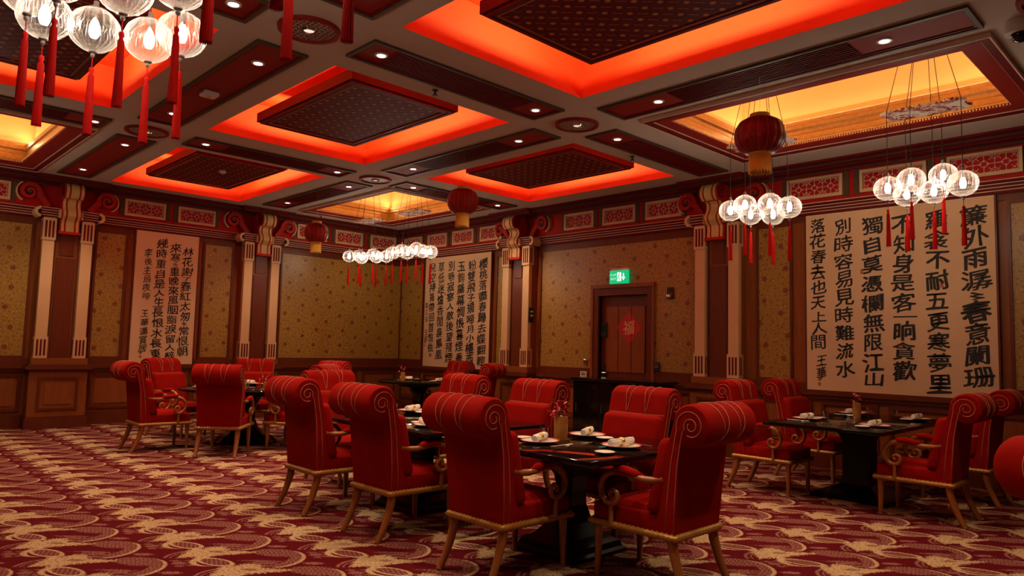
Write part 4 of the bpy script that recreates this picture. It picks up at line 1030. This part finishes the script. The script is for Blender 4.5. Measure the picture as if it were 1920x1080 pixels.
# ------------------------------------------------------------------ armchair (faces +y, origin on the floor)
def make_chair():
    t = empty('armchair')
    seg = 6
    # legs
    for s in (-1, 1):
        pts = [(s * .222, .268, .335), (s * .222, .268, .25), (s * .224, .270, .10), (s * .225, .272, 0)]
        MB().tube(pts, lambda i: (.027, .026, .021, .018)[i], 8, rot=PI / 8).build('leg', CHWOOD, t, 50)
        pts = [(s * .225, -.275, .335), (s * .225, -.285, .26), (s * .226, -.315, .16), (s * .228, -.355, .07), (s * .230, -.395, 0)]
        MB().tube(pts, lambda i: (.032, .031, .027, .024, .022)[i], 8, rot=PI / 8).build('leg', CHWOOD, t, 50)
    # rope-twist rail
    cor = [(-.252, -.312), (.252, -.312), (.262, .305), (-.262, .305)]; pts = []
    for i in range(4):
        a, b = Vector(cor[i]), Vector(cor[(i + 1) % 4]); n = 96
        for q in range(n): p = a.lerp(b, q / n); pts.append((p.x, p.y, .335))
    MB().tube(pts, .021, 8, closed=True, mod=lambda a, L: 1 + .20 * math.cos(3 * a + L * 190)).build('rope_rail', ROPE, t, 180)
    # seat
    MB().rbox(-.248, .248, -.20, .298, .335, .455, .02, 2).build('seat_box', VELVET, t, 60)
    mb = MB(); N = 10; vs = []; fs = []
    for i in range(N + 1):
        for j in range(N + 1):
            x, y = -1 + 2 * i / N, -1 + 2 * j / N; e = (1 - abs(x) ** 4) * (1 - abs(y) ** 4)
            vs.append((x * .245, .055 + y * .245, .44 + .055 * e ** .5))
    for i in range(N):
        for j in range(N): fs.append((i * (N + 1) + j, (i + 1) * (N + 1) + j, (i + 1) * (N + 1) + j + 1, i * (N + 1) + j + 1))
    mb.add(vs, fs).build('seat_cushion', VELVET, t, 180)
    # scrolled backrest
    RC = (-.425, .990)
    def hw(z): return .248 + .030 * max(0, min(1, (z - .34) / .6))
    def outline(rf):
        R_ = .126 * rf
        o = [(-.305, .345), (-.318, .50), (-.335, .70), (-.352, .865)]
        a0, a1 = -62, -62 - 290 + 20
        o += [(RC[0] + R_ * math.cos(math.radians(a)), RC[1] + R_ * math.sin(math.radians(a))) for a in [a0 - (a0 - a1) * i / 22 for i in range(23)]]
        o += [(-.285, .90), (-.245, .80), (-.215, .65), (-.195, .50), (-.18, .345)]
        return o
    sl = [-1, -.985, -.94, -.8, -.62, -.48, -.42, -.37, -.33, -.29, -.24, -.15, 0, .15, .24, .29, .33, .37, .42, .48, .62, .8, .94, .985, 1]
    vs = []; fs = []
    for x in sl:
        g = sum(math.exp(-((x - c) / .055) ** 2) for c in (-.33, .33)); e = 0 if abs(x) < .9 else ((abs(x) - .9) / .1) ** 2
        o = outline(1 - .075 * g - .10 * e)
        for y, z in o: vs.append((x * hw(z), y, z))
    k = len(o)
    for i in range(len(sl) - 1):
        for j in range(k): fs.append((i * k + j, i * k + (j + 1) % k, (i + 1) * k + (j + 1) % k, (i + 1) * k + j))
    fs += [tuple(range(k)), tuple(range((len(sl) - 1) * k, len(sl) * k))]
    bk = MB().add(vs, fs).build('backrest', VELVET, t, 50)
    # front back-cushion below the roll
    MB().rbox(-.252, .252, -.055, .055, -.225, .225, .04, 4).xf(lambda v: (v.x * (1.06 + .045 * math.cos(v.z * 6.5)), -.205 - .21 * v.z + v.y * (1.05 - 3.0 * v.z * v.z), .678 + v.z)).build('back_cushion', VELVET, t, 60)
    # piping
    for s in (-1, 1):
        X = lambda z: s * (hw(z) + .001)
        l1 = [(-.245, .35), (-.262, .55), (-.290, .75), (-.322, .90)]
        sp = [(RC[0] + r * math.cos(a), RC[1] + r * math.sin(a)) for r, a in [(.092 - .034 * (i / 40), math.radians(-14 + i * 7.6)) for i in range(41)]]
        MB().tube([(X(z), y, z) for y, z in l1 + sp], .0026, 5).build('piping', PIPING, bk, 180)
        l2 = [(-.299, .35), (-.313, .55), (-.333, .75), (-.360, .89), (-.374, .950)]
        sp = [(RC[0] - .004 + r * math.cos(a), RC[1] + r * math.sin(a)) for r, a in [(.046 - .026 * (i / 30), math.radians(-25 + i * 14.0)) for i in range(31)]]
        MB().tube([(X(z), y, z) for y, z in l2 + sp], .0026, 5).build('piping', PIPING, bk, 180)
    for c in (-.092, .092):
        for q in (-1, 1):
            pts = []; X = lambda f: c + q * .040 * math.sin(PI * min(1, f * 1.05)) ** .8
            for i in range(5): pts.append((X(.16 * i / 5), -.283 - .031 * i / 5, .912 + .137 * i / 5))
            for i in range(22):
                a = 28 + i * (234 - 28) / 21; f = .16 + .84 * i / 21
                g = math.exp(-((X(f) / .278 - math.copysign(.33, c)) / .055) ** 2); R_ = .126 * (1 - .075 * g) + .002
                pts.append((X(f), RC[0] + R_ * math.cos(math.radians(a)), RC[1] + R_ * math.sin(math.radians(a))))
            MB().tube(pts, .0026, 5).build('piping', PIPING, bk, 180)
    MB().tube([(-.27, -.288, .905), (-.1, -.282, .902), (.1, -.282, .902), (.27, -.288, .905)], .003, 5).build('piping', PIPING, bk)
    # arms: swan-neck rail ending in a volute, standing on a post
    for s in (-1, 1):
        path = [(-.235, .665), (-.17, .648), (-.10, .645), (-.04, .655), (.04, .668), (.11, .665), (.165, .645), (.205, .605), (.220, .555), (.205, .505), (.170, .470), (.130, .462),
                (.098, .478), (.084, .508), (.092, .538), (.118, .550), (.140, .537), (.143, .515), (.128, .507)]
        xo = lambda y: s * (.252 + .022 * max(0, min(1, (y + .235) / .25)))
        ar = MB().tube([(xo(y), y, z) for y, z in path], lambda i: .021 if i < 6 else max(.012, .021 - (i - 6) * .0006), 8, flat=1.0).build('armrest', CHWOOD, t, 60)
        MB().tube([(s * .274, .135, .470), (s * .272, .135, .40), (s * .268, .135, .340)], lambda i: (.014, .015, .019)[i], 8).build('arm_post', CHWOOD, ar, 60)
        MB().tube([(xo(y), y, z + .012) for y, z in [(-.085, .648), (-.05, .655), (.0, .664), (.05, .669), (.10, .666), (.125, .662)]], lambda i: (.010, .026, .030, .030, .026, .010)[i], 10).build('arm_pad', VELVET, ar, 180)
    return t
chair0 = make_chair(); first = [True]
def chair(x, y, rz, label, group):
    if first[0]:
        first[0] = False; o = chair0; o.location = (x, y, 0); o.rotation_euler[2] = math.radians(rz)
    else: o = dup(chair0, (x, y, 0), math.radians(rz))
    tag(o, label, 'armchair', group)
B_ = 'red velvet armchair '
GF, GB, GD, GA, GE = 'chairs at the front table', 'chairs at the second table', 'chairs at the right-hand table', 'chairs round the left table', 'chairs in the far corner'
chair(3.35, 3.41, -90, B_ + 'nearest the camera, its back to us, left of the front table', GF)
chair(3.90, 2.67, 0, B_ + 'at the near end of the front table, seen from its side', GF)
chair(4.55, 3.50, 90, B_ + 'facing us across the front table, right of the ochre vase', GF)
chair(4.55, 4.70, 90, B_ + 'facing us behind the ochre vase of the front table', GB)
chair(3.38, 4.61, -90, B_ + 'with its back to us, middle of the row of three', GB)
chair(3.37, 5.66, -90, B_ + 'with its back to us, leftmost of the row of three', GB)
chair(4.55, 5.78, 90, B_ + 'facing us, only its roll showing above the nearest armchair', GB)
chair(4.02, 6.52, 180, B_ + 'facing us at the far end of the second table', GB)
chair(7.31, 3.54, 180, B_ + 'left of the right-hand table, the nearer of two', GD)
chair(8.40, 3.54, 180, B_ + 'left of the right-hand table, the one by the wall', GD)
chair(7.23, 2.11, 0, B_ + 'seen in profile at the right side of the right-hand table', GD)
chair(8.42, 2.11, 0, B_ + 'behind the profile armchair, next to the wall at far right', GD)
chair(3.70, .195, -127, B_ + 'cut by the right edge, only its roll in view', 'chair at a table out of view')
AC = (4.45, 9.85)
def around(c, ang, r, label, group):
    a = math.radians(ang); chair(c[0] + r * math.cos(a), c[1] + r * math.sin(a), ang + 90, label, group)
chair(3.30, 9.84, -90, B_ + 'leftmost of the round left table, in profile facing right', GA)
chair(3.82, 9.04, -38, B_ + 'square-on with its back to us at the round left table', GA)
around(AC, 115, 1.20, B_ + 'below the narrow calligraphy at the round left table', GA)
around(AC, 62, 1.20, B_ + 'facing us below the second pilaster, behind the round left table', GA)
chair(4.75, 9.0, 32, B_ + 'at the right front of the round left table, half hidden', GA)
around(AC, 14, 1.22, B_ + 'at the round left table, farthest right, mostly hidden behind another', GA)
chair(8.42, 9.62, 18, B_ + 'with its dark back to us below the far calligraphy', GE)
chair(8.58, 10.62, 90, B_ + 'facing left in the far corner below the far calligraphy', GE)

# ------------------------------------------------------------------ tables
def pedestal_profile(w):
    return [(w * .98, 0), (w * .98, .025), (w * .90, .04), (w * .85, .075), (w * .60, .12), (w * .38, .20), (w * .27, .32), (w * .25, .42), (w * .30, .52), (w * .48, .62), (w * .82, .69), (w * .9, .705)]
def table(label, cx, cy, sx, sy, kind, pw=.29, straight=False):
    t = thing('dining_table', label, 'table', (cx, cy, 0), 0, 'black lacquered tables')
    if kind == 'square':
        MB().rbox(-sx / 2, sx / 2, -sy / 2, sy / 2, .715, .755, .010, 2).build('tabletop', BLACK, t, 40)
        MB().rbox(-sx / 2 + .31, sx / 2 - .31, -sy / 2 + .31, sy / 2 - .31, .69, .716, .005, 1).build('under_frame', BLACK, t)
        prof = [(r * math.sqrt(2), z) for r, z in pedestal_profile(pw)]
        if straight: prof = [(r * math.sqrt(2), z) for r, z in [(.36, 0), (.36, .03), (.32, .05), (.22, .08), (.14, .13), (.125, .2), (.125, .55), (.15, .62), (.26, .70)]]
        MB().lathe(prof, 4, rot=PI / 4).build('pedestal', BLACKS, t)
        MB().rbox(-.26, .26, -.26, .26, 0, .03, .006, 1).build('foot_plate', BLACKM, t)
    else:
        MB().lathe([(.0001, .755), (sx - .012, .755), (sx, .748), (sx, .722), (sx - .012, .715), (.0001, .715)], 56, cap=False).build('tabletop', BLACK, t, 40)
        MB().lathe([(r * 1.05, z) for r, z in pedestal_profile(pw)], 28).build('pedestal', BLACK, t, 40)
        MB().lathe([(sx - .35, .715), (sx - .35, .66), (sx - .38, .66), (sx - .38, .715)], 48, cap=False).build('apron', BLACK, t, 40)
    return t
table('square black lacquered table with flared pedestal, nearest the camera', 3.96, 3.42, 1.27, 1.40, 'square')
table('long black lacquered table behind the front one, between two rows of chairs', 3.97, 5.18, 1.27, 1.80, 'square')
table('long black lacquered table below the near calligraphy at right', 7.70, 2.81, 1.96, 1.10, 'square', straight=True)
table('round black lacquered table at left, ringed by armchairs', AC[0], AC[1], .90, .90, 'round', .42)
table('small round black lacquered table in the far corner', 7.95, 10.55, .72, .72, 'round', .36)

# ------------------------------------------------------------------ tableware
TZ = .755
_tw = {}
def tableware():
    if _tw: return _tw
    _tw['plate'] = MB().lathe([(.0001, .010), (.085, .010), (.10, .014), (.133, .022), (.136, .020), (.10, .006), (.07, 0), (.0001, 0)], 32, cap=False).mesh('plate', CHINA, 50)
    _tw['rim'] = MB().lathe([(.126, .0205), (.138, .0245), (.139, .021)], 32, cap=False).mesh('red_rim', RIM, 60)
    nb = MB()
    nb.tube([(-.125, 0, .022), (-.10, 0, .023), (-.03, 0, .021), (0, 0, .019), (.03, 0, .021), (.10, 0, .023), (.125, 0, .022)], lambda i: (.020, .023, .023, .018, .023, .023, .020)[i], 12)
    nb.tube([(-.12, .008, .040), (.12, .010, .040)], .006, 6)
    _tw['napkin'] = nb.mesh('napkin', LINEN, 50)
    _tw['ring'] = MB().tube([(math.cos(a) * 0, .024 * math.cos(a), .021 + .024 * math.sin(a)) for a in [2 * PI * i / 16 for i in range(16)]], .006, 6, closed=True, flat=2.6).mesh('napkin_ring', GOLD, 60)
    _tw['dish'] = MB().lathe([(.0001, .006), (.040, .007), (.062, .020), (.065, .019), (.045, .003), (.0001, 0)], 24, cap=False).mesh('side_dish', CHINA, 50)
    _tw['glass'] = MB().lathe([(.0001, .004), (.026, .004), (.031, .09), (.033, .09), (.028, 0), (.0001, 0)], 20, cap=False).mesh('glass', TGLASS, 40)
    _tw['stick'] = MB().tube([(-.11, -.006, .008), (.11, -.004, .008)], .003, 5).tube([(-.11, .006, .008), (.11, .004, .008)], .003, 5).mesh('chopsticks', CHROME)
    _tw['rest'] = MB().rbox(.04, .06, -.022, .022, 0, .006, .002, 1).mesh('chopstick_rest', CHINA)
    return _tw
def put(name, key, label, cat, group, x, y, rz=0.0, z=TZ, parts=()):
    m_ = tableware(); o = bpy.data.objects.new(name, m_[key]); COL.objects.link(o); o.location = (x, y, z); o.rotation_euler[2] = math.radians(rz)
    tag(o, label, cat, group)
    for nm, k in parts: link(nm, m_[k], o)
    return o
def setting(x, y, face, who, grp, dish=(.20, .04), glass=(.0, .22), sticks=True, lie=True):
    """face: heading the diner looks, in degrees; who: words that single out the seat"""
    a = math.radians(face); fx, fy = math.cos(a), math.sin(a); rx, ry = fy, -fx
    put('plate', 'plate', 'white plate with red rim ' + who, 'plate', grp + ' plates', x, y, 0, TZ, [('red_rim', 'rim')])
    put('napkin', 'napkin', 'rolled white napkin in gold ring ' + who, 'napkin', grp + ' napkins', x, y, face + (90 if lie else 25), TZ + .0215, [('napkin_ring', 'ring')])
    if dish:
        put('side_dish', 'dish', 'small white side dish ' + who, 'dish', grp + ' side dishes', x + rx * -dish[0] + fx * dish[1], y + ry * -dish[0] + fy * dish[1], 0)
    if glass:
        put('drinking_glass', 'glass', 'small clear glass ' + who, 'glass', grp + ' glasses', x + fx * glass[1] + rx * glass[0], y + fy * glass[1] + ry * glass[0])
    if sticks:
        put('chopsticks', 'stick', 'silver chopsticks on a rest ' + who, 'chopsticks', grp + ' chopsticks', x + rx * .20, y + ry * .20, face, TZ, [('chopstick_rest', 'rest')])
setting(3.68, 3.47, 0, 'at the left side of the front table', 'front table', lie=False, glass=(-.12, .17))
setting(4.25, 3.52, 180, 'right of the ochre vase on the front table', 'front table', lie=False, glass=None)
setting(3.97, 2.99, 90, 'at the near end of the front table', 'front table', dish=(.33, -.12), glass=None)
setting(4.27, 4.70, 180, 'behind the ochre vase, on the second table', 'second table')
setting(4.28, 5.76, 180, 'at the far right of the second table', 'second table', lie=False)
setting(3.64, 4.66, 0, 'at the near left of the second table', 'second table')
setting(3.64, 5.72, 0, 'at the far left of the second table', 'second table')
setting(7.25, 3.15, -90, 'at the right table, front left', 'right table', glass=(-.16, .12))
setting(8.40, 3.15, -90, 'at the right table, wall end, left', 'right table', glass=(-.12, .15))
setting(7.15, 2.47, 90, 'at the right table, front right', 'right table', glass=(-.13, .16))
setting(8.36, 2.47, 90, 'at the right table, wall end, right', 'right table', glass=(-.05, .2))
for ang, who in ((180, 'leftmost on the round left table'), (232, 'at the front of the round left table'), (115, 'at the back left of the round left table'),
                 (62, 'at the back of the round left table'), (-65, 'at the front right of the round left table'), (14, 'at the right edge of the round left table')):
    a = math.radians(ang); setting(AC[0] + .62 * math.cos(a), AC[1] + .62 * math.sin(a), ang + 180, who, 'left table', glass=(.1, .16), lie=False)
setting(7.90, 10.85, -90, 'on the far corner table beside its vase', 'corner table', lie=False)
setting(8.10, 10.15, 120, 'on the near side of the far corner table', 'corner table', glass=None)

def vase(x, y, label, pm, r=.042, h=.155, rz=0, fs=1.0):
    t = thing('flower_vase', label, 'vase', (x, y, TZ), rz, 'vases with orchids')
    MB().lathe([(.0001, 0), (r * .96, 0), (r, .008), (r, h), (r * .88, h), (r * .85, .02), (.0001, .02)], 24, cap=False).build('vase', VASE, t, 40)
    rd = random.Random(int(x * 100))
    fl = [(-.055, -.02, h + .075), (-.03, .02, h + .105), (.045, .01, h + .085), (-.075, .01, h + .03), (.0, -.02, h + .06)]
    for fx, fy, fz in fl:
        st = MB().tube([(fx * .2, fy * .2, h * .5), (fx * .35, fy * .35, h + .02), (fx * .8, fy * .8, fz - .02), (fx, fy, fz)], .0022, 5).build('stem', STEM, t)
        for k in range(5):
            a = 2 * PI * k / 5 + rd.uniform(0, 1); el = rd.uniform(-.2, .5)
            d = Vector((math.cos(a) * math.cos(el), math.sin(a) * math.cos(el) * .7, math.sin(a) * .6 + .2 * math.sin(el))); d.normalize()
            sd = d.cross(Vector((.3, .5, .8))).normalized(); nn = d.cross(sd)
            P = [Vector((fx, fy, fz)) + d * (.034 * fs * u) + sd * (.015 * fs * v) + nn * (.008 * fs * w_) for u, v, w_ in ((0, 0, 0), (.45, .9, .5), (1, .35, 1), (1, -.35, 1), (.45, -.9, .5), (.6, 0, .1))]
            MB().add(P, [(0, 1, 5), (1, 2, 5), (2, 3, 5), (3, 4, 5), (4, 0, 5)]).build('petal', pm, st)
    mb = MB()
    for k in range(7): mb.lathe([(.0001, .006), (.005, .004), (.005, 0), (.0001, -.002)], 6, c=(rd.uniform(-.02, .02), rd.uniform(-.02, .02), h), cap=False)
    tag(mb.build('white_pebbles', CHINA, t), kind='stuff')
    return t
vase(3.95, 3.52, 'ochre cylinder vase with dark red orchids on the front table', PETAL, .05, .165, fs=1.5)
vase(7.97, 2.93, 'slim ochre vase with pink flowers on the right-hand table', PETALP)
vase(7.60, 10.55, 'ochre vase with red flowers on the far corner table', PETALP)
vase(4.75, 9.95, 'ochre vase with red flowers on the round left table', PETALP, .03, .06)

bpy.data.objects.remove(_to)
